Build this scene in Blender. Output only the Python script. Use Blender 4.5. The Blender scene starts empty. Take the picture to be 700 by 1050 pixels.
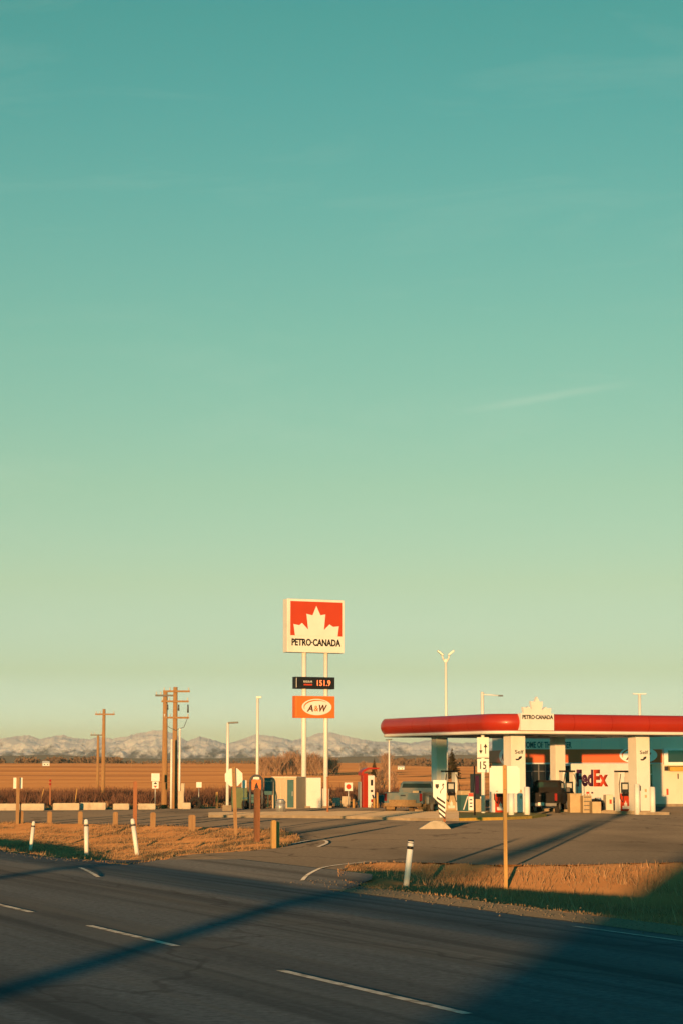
import bpy, bmesh, math, random
import numpy as np
from mathutils import Vector, Matrix, noise
random.seed(7)
R = math.radians
scene = bpy.context.scene
col = scene.collection

# ------------------------------------------------------------------ camera and measuring helpers
F_PX, CAM_H, TILT = 2100.0, 2.6, math.atan(262/2100.0)
cam = bpy.data.cameras.new('camera'); camo = bpy.data.objects.new('camera', cam); col.objects.link(camo)
cam.sensor_width = 36; cam.lens = 72; cam.clip_start = .1; cam.clip_end = 60000
camo.location = (0, 0, CAM_H); camo.rotation_euler = (R(90)+TILT, 0, 0)
scene.camera = camo

def ray(px, py):
    u = 525-py
    return (px-350, F_PX*math.cos(TILT)-u*math.sin(TILT), F_PX*math.sin(TILT)+u*math.cos(TILT))
def ground(px, py, z=0.):
    x, y, d = ray(px, py); t = (z-CAM_H)/d
    return Vector((x*t, y*t, z))
def zat(py, Y):
    x, y, d = ray(350, py); return CAM_H+Y*d/y
def xat(px, Y, py=800):
    x, y, d = ray(px, py); return x*Y/y
def onpx(px, Y, py=820): return Vector((xat(px, Y, py), Y, 0))

SUN_AZ, SUN_EL = R(10.4), R(1.9)
# ------------------------------------------------------------------ materials
def mat(name, base, var=.15, scale=3., rough=.7, metal=0., spec=.3, drough=0., perturb=0., pscale=40., stretch=(1, 1, 1), col2=None, emit=0., detail=6., coat=0.):
    m = bpy.data.materials.new(name); m.use_nodes = True
    nt = m.node_tree; N = nt.nodes; L = nt.links
    b = N['Principled BSDF']
    b.inputs['Roughness'].default_value = rough; b.inputs['Metallic'].default_value = metal
    b.inputs['Specular IOR Level'].default_value = spec; b.inputs['Diffuse Roughness'].default_value = drough
    b.inputs['Coat Weight'].default_value = coat
    g = N.new('ShaderNodeNewGeometry'); mp = N.new('ShaderNodeMapping'); mp.inputs['Scale'].default_value = stretch
    L.new(g.outputs['Position'], mp.inputs['Vector'])
    n = N.new('ShaderNodeTexNoise'); n.inputs['Scale'].default_value = scale; n.inputs['Detail'].default_value = detail; n.inputs['Roughness'].default_value = .65
    L.new(mp.outputs[0], n.inputs['Vector'])
    mr = N.new('ShaderNodeMapRange'); mr.inputs['From Min'].default_value = .3; mr.inputs['From Max'].default_value = .7
    L.new(n.outputs['Fac'], mr.inputs['Value'])
    mx = N.new('ShaderNodeMix'); mx.data_type = 'RGBA'
    a = [c*(1-var) for c in base]; c2 = col2 if col2 else [min(1, c*(1+var)) for c in base]
    mx.inputs['A'].default_value = (*a, 1) if not col2 else (*base, 1); mx.inputs['B'].default_value = (*c2, 1)
    L.new(mr.outputs[0], mx.inputs['Factor']); L.new(mx.outputs['Result'], b.inputs['Base Color'])
    if perturb:
        n2 = N.new('ShaderNodeTexNoise'); n2.inputs['Scale'].default_value = pscale; n2.inputs['Detail'].default_value = 2
        L.new(g.outputs['Position'], n2.inputs['Vector'])
        s = N.new('ShaderNodeVectorMath'); s.operation = 'SUBTRACT'; s.inputs[1].default_value = (.5, .5, .5); L.new(n2.outputs['Color'], s.inputs[0])
        k = N.new('ShaderNodeVectorMath'); k.operation = 'SCALE'; k.inputs['Scale'].default_value = perturb; L.new(s.outputs[0], k.inputs[0])
        ad = N.new('ShaderNodeVectorMath'); ad.operation = 'ADD'; L.new(g.outputs['Normal'], ad.inputs[0]); L.new(k.outputs[0], ad.inputs[1])
        no = N.new('ShaderNodeVectorMath'); no.operation = 'NORMALIZE'; L.new(ad.outputs[0], no.inputs[0]); L.new(no.outputs[0], b.inputs['Normal'])
    if emit:
        b.inputs['Emission Strength'].default_value = emit; L.new(mx.outputs['Result'], b.inputs['Emission Color'])
    return m

def layer(m, kind, colr, fac, scale, lo, hi, stretch=(1, 1, 1), rot=0., thin=None):
    """lay a second worn colour over a material: noise patches or voronoi cracks, in world space"""
    nt = m.node_tree; N = nt.nodes; L = nt.links; b = N['Principled BSDF']
    old = b.inputs['Base Color'].links[0].from_socket
    g = N.new('ShaderNodeNewGeometry'); mp = N.new('ShaderNodeMapping'); mp.vector_type = 'POINT'
    rt = N.new('ShaderNodeVectorRotate'); rt.rotation_type = 'Z_AXIS'; rt.inputs['Angle'].default_value = rot
    L.new(g.outputs['Position'], rt.inputs['Vector']); L.new(rt.outputs[0], mp.inputs['Vector'])
    mp.inputs['Scale'].default_value = stretch
    if kind == 'noise':
        n = N.new('ShaderNodeTexNoise'); n.inputs['Scale'].default_value = scale; n.inputs['Detail'].default_value = 5; out = n.outputs['Fac']
    else:
        nz = N.new('ShaderNodeTexNoise'); nz.inputs['Scale'].default_value = scale*2.2; nz.inputs['Detail'].default_value = 4
        L.new(mp.outputs[0], nz.inputs['Vector'])
        av = N.new('ShaderNodeVectorMath'); av.operation = 'MULTIPLY_ADD'; av.inputs[1].default_value = (.9/scale,)*3
        L.new(nz.outputs['Color'], av.inputs[0]); L.new(mp.outputs[0], av.inputs[2])
        n = N.new('ShaderNodeTexVoronoi'); n.feature = 'DISTANCE_TO_EDGE'; n.inputs['Scale'].default_value = scale; out = n.outputs['Distance']
        L.new(av.outputs[0], n.inputs['Vector'])
    if kind == 'noise': L.new(mp.outputs[0], n.inputs['Vector'])
    mr = N.new('ShaderNodeMapRange'); mr.inputs['From Min'].default_value = lo; mr.inputs['From Max'].default_value = hi
    mr.inputs['To Min'].default_value = 0 if kind == 'noise' else fac; mr.inputs['To Max'].default_value = fac if kind == 'noise' else 0
    L.new(out, mr.inputs['Value'])
    mx = N.new('ShaderNodeMix'); mx.data_type = 'RGBA'; mx.inputs['B'].default_value = (*colr, 1)
    L.new(mr.outputs[0], mx.inputs['Factor']); L.new(old, mx.inputs['A']); L.new(mx.outputs['Result'], b.inputs['Base Color'])
    return m

ROAD_ROT = R(-24.2)      # turns world so that the highway runs along local +y
M = {}
M['asphalt'] = mat('asphalt', (.135, .142, .142), .28, 9, .9, spec=.12, drough=1, perturb=0, pscale=55)
layer(M['asphalt'], 'noise', (.078, .08, .08), .75, .5, .47, .66, (1, .03, 1), ROAD_ROT)
layer(M['asphalt'], 'noise', (.19, .175, .15), .5, .35, .5, .7, (1, .3, 1), ROAD_ROT)
layer(M['asphalt'], 'noise', (.066, .07, .07), .7, 1.3, .5, .62, (1, .012, 1), ROAD_ROT)
layer(M['asphalt'], 'noise', (.15, .145, .13), .45, 2.2, .54, .66, (1, .02, 1), ROAD_ROT)
layer(M['asphalt'], 'crack', (.06, .06, .06), .4, .1, .003, .008, (1, .4, 1), ROAD_ROT)
M['lot'] = mat('lot_asphalt', (.135, .118, .098), .25, 7, .9, spec=.12, drough=1, perturb=0, pscale=45)
layer(M['lot'], 'noise', (.07, .064, .056), .7, .13, .5, .68, (1, .35, 1))
layer(M['lot'], 'noise', (.19, .155, .115), .5, .2, .52, .72, (.5, .25, 1))
layer(M['lot'], 'crack', (.05, .045, .04), .7, .11, .004, .014, (1, .6, 1))
M['paint'] = mat('road_paint', (.4, .39, .36), .3, 14, .8, drough=1, perturb=0, pscale=60, spec=.15)
layer(M['paint'], 'noise', (.16, .15, .13), .8, 3.5, .5, .62)
M['earth'] = mat('dry_earth', (.29, .145, .06), .0, .5, 1, spec=.05, drough=1, perturb=0, pscale=14, col2=(.40, .21, .09))
layer(M['earth'], 'noise', (.2, .095, .045), .7, .02, .5, .62, (.3, 1.6, 1))
layer(M['earth'], 'noise', (.46, .24, .1), .6, .012, .52, .66, (.25, 2.2, 1))
layer(M['earth'], 'noise', (.24, .12, .06), .6, .006, .5, .6, (.6, 1.2, 1))
M['gravel'] = mat('gravel', (.19, .15, .105), .35, 16, 1, spec=.05, drough=1, perturb=0, pscale=30)
M['concrete'] = mat('concrete', (.34, .27, .185), .2, 2.5, .9, spec=.1, drough=.8, perturb=0, pscale=25)
layer(M['concrete'], 'noise', (.22, .18, .13), .5, 1.1, .52, .7)
M['block'] = mat('block_concrete', (.5, .42, .3), .16, 1.6, .9, spec=.1, perturb=.4, pscale=12)
layer(M['block'], 'noise', (.28, .22, .14), .5, 2.4, .55, .7, (1, 1, .4))
M['kerb_yellow'] = mat('kerb_yellow', (.55, .33, .06), .2, 3, .8, perturb=.4)
M['white'] = mat('white_paint', (.76, .73, .67), .04, 1.5, .45)
layer(M['white'], 'noise', (.55, .48, .38), .3, .8, .55, .75, (1, 1, .3))
M['cream'] = mat('cream_wall', (.68, .6, .48), .05, .8, .7)
layer(M['cream'], 'noise', (.46, .38, .27), .35, .5, .55, .75, (1, 1, .35))
M['grey_panel'] = mat('grey_panel', (.56, .56, .52), .05, .9, .55)
M['red'] = mat('red_gloss', (.38, .03, .012), .1, .7, .36, coat=.25)
layer(M['red'], 'noise', (.4, .03, .02), .4, .6, .5, .7)
M['sign_red'] = mat('sign_red', (.5, .05, .016), .05, 1, .5)
M['orange'] = mat('sign_orange', (.74, .165, .028), .04, 1, .5)
M['black'] = mat('black_plastic', (.014, .014, .016), .2, 6, .45)
M['rubber'] = mat('tyre_rubber', (.03, .027, .024), .3, 8, .9, drough=.6)
M['tan_rubber'] = mat('tan_rubber', (.12, .085, .05), .4, 6, .95, drough=.8)  # rubber in a tan tone, for the blue pickup
M['glass'] = mat('dark_glass', (.018, .024, .026), .2, 1, .06, spec=.6)
M['dark_panel'] = mat('dark_panel', (.03, .04, .045), .25, 4, .4)
M['teal'] = mat('teal_paint', (.045, .12, .12), .15, 4, .5)
M['steel'] = mat('galvanised_steel', (.42, .42, .4), .12, 5, .45, metal=.5)
M['darksteel'] = mat('dark_steel', (.1, .1, .1), .2, 5, .5, metal=.3)
M['wood'] = mat('pole_wood', (.4, .24, .11), .0, 6, .85, stretch=(3, 3, .25), col2=(.27, .15, .07), drough=.5)
M['redwood'] = mat('reddish_wood', (.42, .17, .075), .0, 6, .85, stretch=(3, 3, .25), col2=(.28, .11, .05), drough=.5)
M['yellow_wood'] = mat('yellow_wood', (.52, .31, .1), .0, 9, .8, stretch=(3, 3, .2), col2=(.38, .21, .075))
M['dark_truck'] = mat('dark_truck_paint', (.012, .010, .009), .2, 2, .65, spec=.15, coat=0)
M['blue_truck'] = mat('dusty_blue_paint', (.07, .13, .145), .0, 1.7, .45, coat=.3, col2=(.12, .165, .17))
layer(M['blue_truck'], 'noise', (.24, .19, .13), .5, 1.6, .48, .64, (1, 1, .7))
M['tan_coat'] = mat('tan_brown', (.3, .19, .09), .25, 7, .95, drough=.8)  # tan brown for the blue pickup's bumper, flaps and tailgate strip
M['box'] = mat('beige_box', (.48, .37, .22), .12, 3, .75)
M['tail'] = mat('tail_lamp_red', (.26, .014, .01), .1, 5, .65, spec=.15)
M['purple'] = mat('lettering_purple', (.06, .015, .05), .05, 2, .5)
M['ink'] = mat('lettering_black', (.015, .013, .013), .1, 3, .6)
M['brownink'] = mat('lettering_brown', (.12, .03, .012), .1, 3, .6)
M['led'] = mat('red_led', (1, .2, .06), .0, 3, .6, emit=1.0)
M['greyshed'] = mat('beige_siding', (.5, .4, .27), .12, 1.5, .8, stretch=(6, 6, .3))
M['grass'] = mat('dry_grass', (.42, .26, .135), .0, 2.2, .9, spec=.05, col2=(.24, .135, .07))
M['grass2'] = mat('weathered_grass', (.5, .3, .16), .0, 1.1, .9, spec=.05, col2=(.34, .19, .1))
M['brush'] = mat('willow_brush', (.2, .105, .07), .0, .6, .95, spec=.05, col2=(.12, .06, .04))
M['bark'] = mat('bare_bark', (.17, .11, .075), .25, 2, .95, spec=.05)
M['twig'] = mat('bare_twigs', (.34, .21, .135), .25, .5, .95, spec=.05)
M['needle'] = mat('spruce_needles', (.075, .06, .028), .3, .9, .95, spec=.05)
M['far_wood'] = mat('far_wood', (.13, .09, .065), .0, .02, 1, spec=0, col2=(.2, .135, .085))
M['hill'] = mat('foothill', (.06, .065, .05), .0, .002, 1, spec=0, drough=1, col2=(.12, .1, .07))

for k in ('asphalt', 'lot', 'paint', 'earth', 'gravel', 'concrete', 'hill'):      # rough, stony surfaces: plain rough diffuse
    nt = M[k].node_tree; pb_ = nt.nodes['Principled BSDF']; d_ = nt.nodes.new('ShaderNodeBsdfDiffuse'); d_.inputs['Roughness'].default_value = .45 if k == 'asphalt' else 1
    nt.links.new(pb_.inputs['Base Color'].links[0].from_socket, d_.inputs['Color'])
    if pb_.inputs['Normal'].links: nt.links.new(pb_.inputs['Normal'].links[0].from_socket, d_.inputs['Normal'])
    nt.links.new(d_.outputs[0], nt.nodes['Material Output'].inputs['Surface']); nt.nodes.remove(pb_)

# ------------------------------------------------------------------ mesh helpers
class MB:
    def __init__(s): s.b = bmesh.new()
    def xf(s, vs, mtx):
        bmesh.ops.transform(s.b, matrix=mtx, verts=vs); return s
    def box(s, c, d, rz=0., rx=0., ry=0., bev=0.):
        r = bmesh.ops.create_cube(s.b, size=1); vs = r['verts']
        bmesh.ops.scale(s.b, vec=d, verts=vs)
        if bev:
            es = list({e for v in vs for e in v.link_edges})
            rr = bmesh.ops.bevel(s.b, geom=es, offset=bev, segments=2, affect='EDGES', profile=.6)
            vs = list({v for f in rr['faces'] for v in f.verts} | {v for v in vs if v.is_valid})
        m = Matrix.Translation(c) @ Matrix.Rotation(rz, 4, 'Z') @ Matrix.Rotation(ry, 4, 'Y') @ Matrix.Rotation(rx, 4, 'X')
        return s.xf(vs, m)
    def cyl(s, p0, p1, r0, r1=None, n=10, caps=True):
        p0, p1 = Vector(p0), Vector(p1); r1 = r0 if r1 is None else r1
        d = p1-p0
        r = bmesh.ops.create_cone(s.b, cap_ends=caps, segments=n, radius1=r0, radius2=r1, depth=d.length)
        for v in r['verts']:
            for f in v.link_faces:
                if len(f.verts) == 4: f.smooth = n > 6
        return s.xf(r['verts'], Matrix.Translation((p0+p1)/2) @ d.to_track_quat('Z', 'Y').to_matrix().to_4x4())
    def tube(s, pts, r, n=6):
        for a, b in zip(pts, pts[1:]): s.cyl(a, b, r, r, n)
        return s
    def prism(s, pts, axis, a, b):
        """2-D outline extruded along axis 'x','y' or 'z' between a and b"""
        def P(p, t): return {'x': (t, p[0], p[1]), 'y': (p[0], t, p[1]), 'z': (p[0], p[1], t)}[axis]
        lo = [s.b.verts.new(P(p, a)) for p in pts]; hi = [s.b.verts.new(P(p, b)) for p in pts]
        s.b.faces.new(lo); s.b.faces.new(hi[::-1])
        k = len(pts)
        for i in range(k): s.b.faces.new((lo[i], hi[i], hi[(i+1) % k], lo[(i+1) % k]))
        return s
    def quad(s, *p):
        s.b.faces.new([s.b.verts.new(q) for q in p]); return s
    def sphere(s, c, r, sc=(1, 1, 1)):
        rr = bmesh.ops.create_uvsphere(s.b, u_segments=12, v_segments=8, radius=r)
        for v in rr['verts']:
            for f in v.link_faces: f.smooth = True
        return s.xf(rr['verts'], Matrix.Translation(c) @ Matrix.Diagonal((*sc, 1)))
    def build(s, name, m, parent=None):
        bmesh.ops.recalc_face_normals(s.b, faces=s.b.faces)
        me = bpy.data.meshes.new(name); s.b.to_mesh(me); s.b.free()
        me.materials.append(M[m] if isinstance(m, str) else m)
        o = bpy.data.objects.new(name, me); col.objects.link(o)
        if parent: o.parent = parent
        return o

def pydata(name, v, f, m, parent=None, smooth=False):
    me = bpy.data.meshes.new(name); me.from_pydata(v, [], f); me.update()
    me.materials.append(M[m] if isinstance(m, str) else m)
    if smooth: me.polygons.foreach_set('use_smooth', [True]*len(me.polygons))
    o = bpy.data.objects.new(name, me); col.objects.link(o)
    if parent: o.parent = parent
    return o
def tag(o, label=None, cat=None, group=None, kind=None):
    if label: o['label'] = label
    if cat: o['category'] = cat
    if group: o['group'] = group
    if kind: o['kind'] = kind
    return o
def T(name, label, cat, loc=(0, 0, 0), rz=0., group=None):
    o = bpy.data.objects.new(name, None); o.empty_display_size = .3; col.objects.link(o)
    o.location = loc; o.rotation_euler = (0, 0, rz)
    return tag(o, label, cat, group)
def kids(o): return [c for c in bpy.data.objects if c.parent == o]
def copy_tree(o, parent=None):
    c = o.copy(); col.objects.link(c); c.parent = parent
    for ch in kids(o): copy_tree(ch, c)
    return c
def text(s, name, m, parent, loc, size, width=None, rz=0., shear=0., bold=0., depth=.012, sx=1., ratio=None):
    """lettering as a mesh, facing local -y, centred on loc; width: fitted width"""
    cu = bpy.data.curves.new(name, 'FONT'); cu.body = s; cu.size = 1; cu.align_x = 'CENTER'; cu.align_y = 'CENTER'
    cu.shear = shear; cu.offset = bold; cu.extrude = .0; cu.resolution_u = 3
    o = bpy.data.objects.new(name, cu); col.objects.link(o)
    me = bpy.data.meshes.new_from_object(o.evaluated_get(bpy.context.evaluated_depsgraph_get()))
    bpy.data.objects.remove(o); bpy.data.curves.remove(cu)
    b = bmesh.new(); b.from_mesh(me)
    xs = [v.co.x for v in b.verts]; ys = [v.co.y for v in b.verts]
    cx, cy = (min(xs)+max(xs))/2, (min(ys)+max(ys))/2
    ky = size/(max(ys)-min(ys)); kx = (width/(max(xs)-min(xs))) if width else ky
    r = bmesh.ops.extrude_face_region(b, geom=b.faces[:])
    for v in [g for g in r['geom'] if isinstance(g, bmesh.types.BMVert)]: v.co.z -= depth
    for v in b.verts:
        x, y, z = (v.co.x-cx)*kx, (v.co.y-cy)*ky, v.co.z
        v.co = (x, -z-depth, y)
    bmesh.ops.recalc_face_normals(b, faces=b.faces)
    b.to_mesh(me); b.free()
    me.materials.clear(); me.materials.append(M[m])
    o = bpy.data.objects.new(name, me); col.objects.link(o); o.parent = parent; o.location = loc; o.rotation_euler = (0, 0, rz)
    return o
LEAF = [(-.42, 0), (-.45, .33), (-.335, .3), (-.283, .37), (-.16, .18), (-.195, .64), (-.075, .6), (0, .88), (.082, .61), (.182, .64), (.152, .18), (.265, .35), (.335, .28), (.45, .3), (.425, 0)]
def ellipse(rx, rz, n=40): return [(rx*math.cos(i*2*math.pi/n), rz*math.sin(i*2*math.pi/n)) for i in range(n)]

# ------------------------------------------------------------------ layout of the ground
NV, UV = Vector((.912, .41, 0)), Vector((-.41, .912, 0))      # across / along the highway
def road(n, u): return NV*n+UV*u
def poly_px(l): return [ground(*p).to_2d() for p in l]
def roadn(px, py): g = ground(px, py); return g.dot(NV)
# right ditch
RD = [road(20.1, -14).to_2d(), road(20.1, 43).to_2d()] + poly_px([(347, 900), (346, 893), (358, 887), (385, 884.5), (420, 884), (500, 887), (600, 887), (700, 884)]) + [Vector((24, 58)), Vector((34, 52)), road(33, -14).to_2d()]
# left island
LI = [road(17.8, 120).to_2d(), road(17.8, 62).to_2d()] + poly_px([(125, 883), (145, 880.5), (190, 876.5), (250, 873), (290, 869), (308, 862), (305, 856), (285, 851), (240, 849.5), (180, 847.5), (100, 845.5), (0, 843.5)]) + [Vector((-60, 96)), Vector((-60, 130))]
SW = poly_px([(-200, 862), (0, 865.5), (100, 867), (170, 864), (230, 857), (290, 847)])
def gutter(n, u):
    n = np.asarray(n, float); u = np.asarray(u, float); m = np.clip((u-43.3)/2.2, 0, 1)
    return -.15*np.clip((n-15.2)/3.8, 0, 1)**1.15*(m*(1-np.clip((n-19.2)/2.3, 0, 1))+(1-m)*(1-np.clip((n-21)/4.5, 0, 1)))
def Gp(p): return float(gutter(p[0]*.912+p[1]*.41, -p[0]*.41+p[1]*.912))
def seg_d(P, a, b):
    ab = np.array(b)-np.array(a); t = np.clip(((P-np.array(a))@ab)/(ab@ab), 0, 1)
    return np.linalg.norm(P-(np.array(a)+t[:, None]*ab), axis=1)
def poly_in(P, poly):
    c = np.zeros(len(P), bool); k = len(poly)
    for i in range(k):
        a, b = poly[i], poly[(i+1) % k]
        cond = (a[1] > P[:, 1]) != (b[1] > P[:, 1])
        xx = (b[0]-a[0])*(P[:, 1]-a[1])/((b[1]-a[1]) or 1e-9)+a[0]
        c ^= cond & (P[:, 0] < xx)
    return c
def poly_d(P, poly): return np.min([seg_d(P, poly[i], poly[(i+1) % len(poly)]) for i in range(len(poly))], axis=0)
def sstep(x, a, b): t = np.clip((x-a)/(b-a), 0, 1); return t*t*(3-2*t)
def height(P):
    x, y = P[:, 0], P[:, 1]
    z = np.full(len(P), -.06)
    d = np.maximum(y-150, 0)
    z = z + 6.6*sstep(d, 0, 1750) - 40*sstep(y, 1900, 4200) + .1*np.sin(x*.011+y*.004)*sstep(y, 260, 700)*(y < 3000)
    z += np.where(y > 150, .12*np.sin(x*.09)*np.sin(y*.05)*sstep(y, 150, 220), 0)
    near = (y < 150) & (y > 0) & (np.abs(x) < 90)
    Q = P[near]
    ir, il = poly_in(Q, RD), poly_in(Q, LI)
    wob = np.array([noise.noise((q[0]*.5, q[1]*.5, 0))+.5*noise.noise((q[0]*1.7, q[1]*1.7, 4)) for q in Q])
    nn = Q[:, 0]*.912+Q[:, 1]*.41; g0 = gutter(nn, -Q[:, 0]*.41+Q[:, 1]*.912)*(Q[:, 1] < 100); zz = z[near]+g0
    dr = poly_d(Q, RD); dfar = np.min([seg_d(Q, RD[i], RD[i+1]) for i in range(1, len(RD)-1)], axis=0)
    zz = np.where(ir, .03+g0+wob*.07*sstep(dr, 0, .6)-.85*np.minimum(sstep(nn-20.2, 0, 2.0), np.clip(dfar/5.5, 0, 1)), zz)
    dl = poly_d(Q, LI); droad = np.min([seg_d(Q, LI[i], LI[i+1]) for i in range(0, 4)], axis=0); dback = np.min([seg_d(Q, LI[i], LI[i+1]) for i in range(4, len(LI)-1)], axis=0)
    zz = np.where(il, .03+g0+wob*.1*sstep(dl, 0, .8)-.85*np.minimum(sstep(droad, .2, 2.2), np.clip(dback/16., 0, 1)), zz)
    z[near] = zz
    return z
def gz(x, y): return float(height(np.array([[x, y]], float))[0])
def foot(px, py):
    """where the sight line meets the uneven ground"""
    best = None
    for k in range(0, 90):
        z = .25-.015*k; p = ground(px, py, z); e = gz(p.x, p.y)-z
        if e >= 0: return Vector((p.x, p.y, z))
    return ground(px, py)

def axis(a, b, step, lo, hi, g=1.16):
    c = list(np.arange(a, b+1e-6, step)); s = step; v = b
    while v < hi: s = min(s*g, 900); v = min(v+s, hi); c.append(v)
    s = step; v = a; pre = []
    while v > lo: s = min(s*g, 900); v = max(v-s, lo); pre.append(v)
    return np.array(pre[::-1]+c)
xs = axis(-34, 34, .45, -3800, 3800); ys = axis(18, 104, .45, -150, 17200)
gx, gy = np.meshgrid(xs, ys); P = np.stack([gx.ravel(), gy.ravel()], 1); Z = height(P)
W = len(xs); idx = np.arange(len(P)).reshape(len(ys), W)
fc = np.stack([idx[:-1, :-1].ravel(), idx[:-1, 1:].ravel(), idx[1:, 1:].ravel(), idx[1:, :-1].ravel()], 1)
tag(pydata('ground', np.column_stack([P, Z]).tolist(), fc.tolist(), 'earth', smooth=True), 'rust brown dry grassland and verge earth', kind='structure')

from mathutils.geometry import delaunay_2d_cdt
def sheet(name, outer, holes, z, m, label):
    pts, fs = list(outer), [list(range(len(outer)))]
    edges = [(i, (i+1) % len(outer)) for i in range(len(outer))]
    for h in holes:
        o = len(pts); pts += h; edges += [(o+i, o+(i+1) % len(h)) for i in range(len(h))]
    v, e, f, *_ = delaunay_2d_cdt(pts, edges, [], 0, 1e-4)
    vv = np.array([(p.x, p.y) for p in v]); keep = []
    outer_np = [(p.x, p.y) for p in outer]; hn = [[(p.x, p.y) for p in h] for h in holes]
    cen = np.array([vv[list(t)].mean(0) for t in f])
    ok = poly_in(cen, outer_np)
    for h in hn: ok &= ~poly_in(cen, h)
    fl = [list(t) for t, k in zip(f, ok) if k]
    return tag(pydata(name, [(a, b, z+(Gp((a, b)) if b < 100 else 0)) for a, b in vv], fl, m), label, kind='structure')
def wobble(poly, amp=.18, step=.7):
    out = []
    for i in range(len(poly)):
        a, b = Vector(poly[i]), Vector(poly[(i+1) % len(poly)]); k = max(1, int(min((b-a).length/step, 60)))
        for j in range(k):
            p = a.lerp(b, j/k); w = noise.noise((p.x*.7, p.y*.7, 3))*amp+noise.noise((p.x*2.3, p.y*2.3, 9))*amp*.5
            out.append(p+Vector((w, w)))
    return out
def nmax(u): return float(np.interp(u, [-60, 43, 45.6, 55, 57.5, 60.5, 260], [19.4, 19.4, 21.5, 21.5, 20.2, 17.3, 16.8]))
us = np.concatenate([np.arange(-60, 70, 1.), np.arange(70, 262, 6.)]); v = []
for u in us:
    nm = nmax(u)
    for t_ in np.linspace(0, 1, 40):
        n_ = -11+26*min(t_/.35, 1) if t_ < .35 else 15+(nm-15)*(t_-.35)/.65
        p = road(n_, u); v.append((p.x, p.y, .012+float(gutter(n_, u))))
f = [(a*40+b, a*40+b+1, a*40+b+41, a*40+b+40) for a in range(len(us)-1) for b in range(39)]
tag(pydata('highway', v, f, 'asphalt', smooth=True), 'worn grey asphalt highway', kind='structure')
LOT = [road(16.9, 112).to_2d(), road(17.2, 61).to_2d(), road(20.1, 57.3).to_2d(), road(21.4, 55).to_2d(), road(21.4, 45.6).to_2d(), road(19.3, 43).to_2d(), road(19.3, -14).to_2d(), Vector((70, 20)), Vector((80, 175)), Vector((4, 175)), Vector((-2, 138)), Vector((-9, 131.5)), Vector((-60, 131.5))]
sheet('forecourt', LOT, [wobble(RD, .5, .5), wobble(LI, .4, .5)], .004, 'lot', 'grey brown asphalt forecourt and access road')
SH = [road(19.0, -14), road(19.0, 43), road(20.15, 42.5), road(20.2, 30), road(20.3, 18), road(20.2, -14)]
sheet('road_shoulder', wobble([p.to_2d() for p in SH], .12), [], .020, 'gravel', 'tan gravel shoulder strip')

def stripe(name, pts, w, label, z=.018, m='paint'):
    v, f = [], []
    for i, p in enumerate(pts):
        a = pts[max(0, i-1)]; b = pts[min(len(pts)-1, i+1)]; t = (b-a).normalized(); n = Vector((-t.y, t.x, 0))*w/2
        v += [tuple(p+n+Vector((0, 0, z+Gp(p+n)))), tuple(p-n+Vector((0, 0, z+Gp(p-n))))]
    for i in range(len(pts)-1): f.append((2*i, 2*i+1, 2*i+3, 2*i+2))
    return tag(pydata(name, v, f, m), label, kind='structure')
base_u = [(ground(90, 950).dot(UV), ground(182, 971).dot(UV)), (ground(288, 996).dot(UV), ground(480, 1041).dot(UV)), (ground(-60, 914).dot(UV), ground(35, 936).dot(UV))]
nd = (ground(90, 950).dot(NV)+ground(480, 1041).dot(NV)+ground(182, 971).dot(NV))/3
for a, b in base_u:
    stripe('lane_marking', [road(nd, a), road(nd, b)], .13, 'white dashed lane line on the highway')
def smooth_px(l, n=6):
    p = [ground(*q) for q in l]; out = []
    for i in range(len(p)-1):
        p0, p1, p2, p3 = p[max(0, i-1)], p[i], p[i+1], p[min(len(p)-1, i+2)]
        for j in range(n):
            t = j/n; out.append(.5*((2*p1)+(p2-p0)*t+(2*p0-5*p1+4*p2-p3)*t*t+(3*p1-p0-3*p2+p3)*t**3))
    return out+[p[-1]]
stripe('edge_line', [road(18.3, -14), road(18.3, 0), road(18.3, 18), road(18.3, 31)], .11, 'white edge line along the highway')
stripe('edge_line', smooth_px([(310, 898.5), (318, 894), (340, 888.5), (372, 884.8), (385, 884)]), .1, 'white line curving into the forecourt', .022)
stripe('edge_line', smooth_px([(300, 866), (316, 862.5), (332, 862), (335, 865), (326, 869)]), .11, 'white line curving round the grass island', .022)
stripe('edge_line', smooth_px([(82, 889), (90, 893), (101, 900)]), .11, 'short white curve on the highway edge', .022)

# concrete walk with a yellow-painted end
wk = [ground(*p) for p in [(214, 838.2), (300, 838.8), (360, 839.6), (420, 841.6), (470, 842), (470, 834.5), (420, 834), (360, 833.8), (300, 834.2), (214, 835.4)]]
o = MB().prism([(p.x, p.y) for p in wk], 'z', 0, .13).build('pavement', 'concrete'); tag(o, 'low concrete pavement strip', kind='structure')
wk = [ground(*p) for p in [(470.3, 842), (515, 841), (545, 839.5), (560, 837.3), (540, 836), (470.3, 835.5)]]
o = MB().prism([(p.x, p.y) for p in wk], 'z', 0, .15).build('kerb', 'kerb_yellow'); tag(o, 'yellow painted kerb before the pumps', kind='structure')

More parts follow.
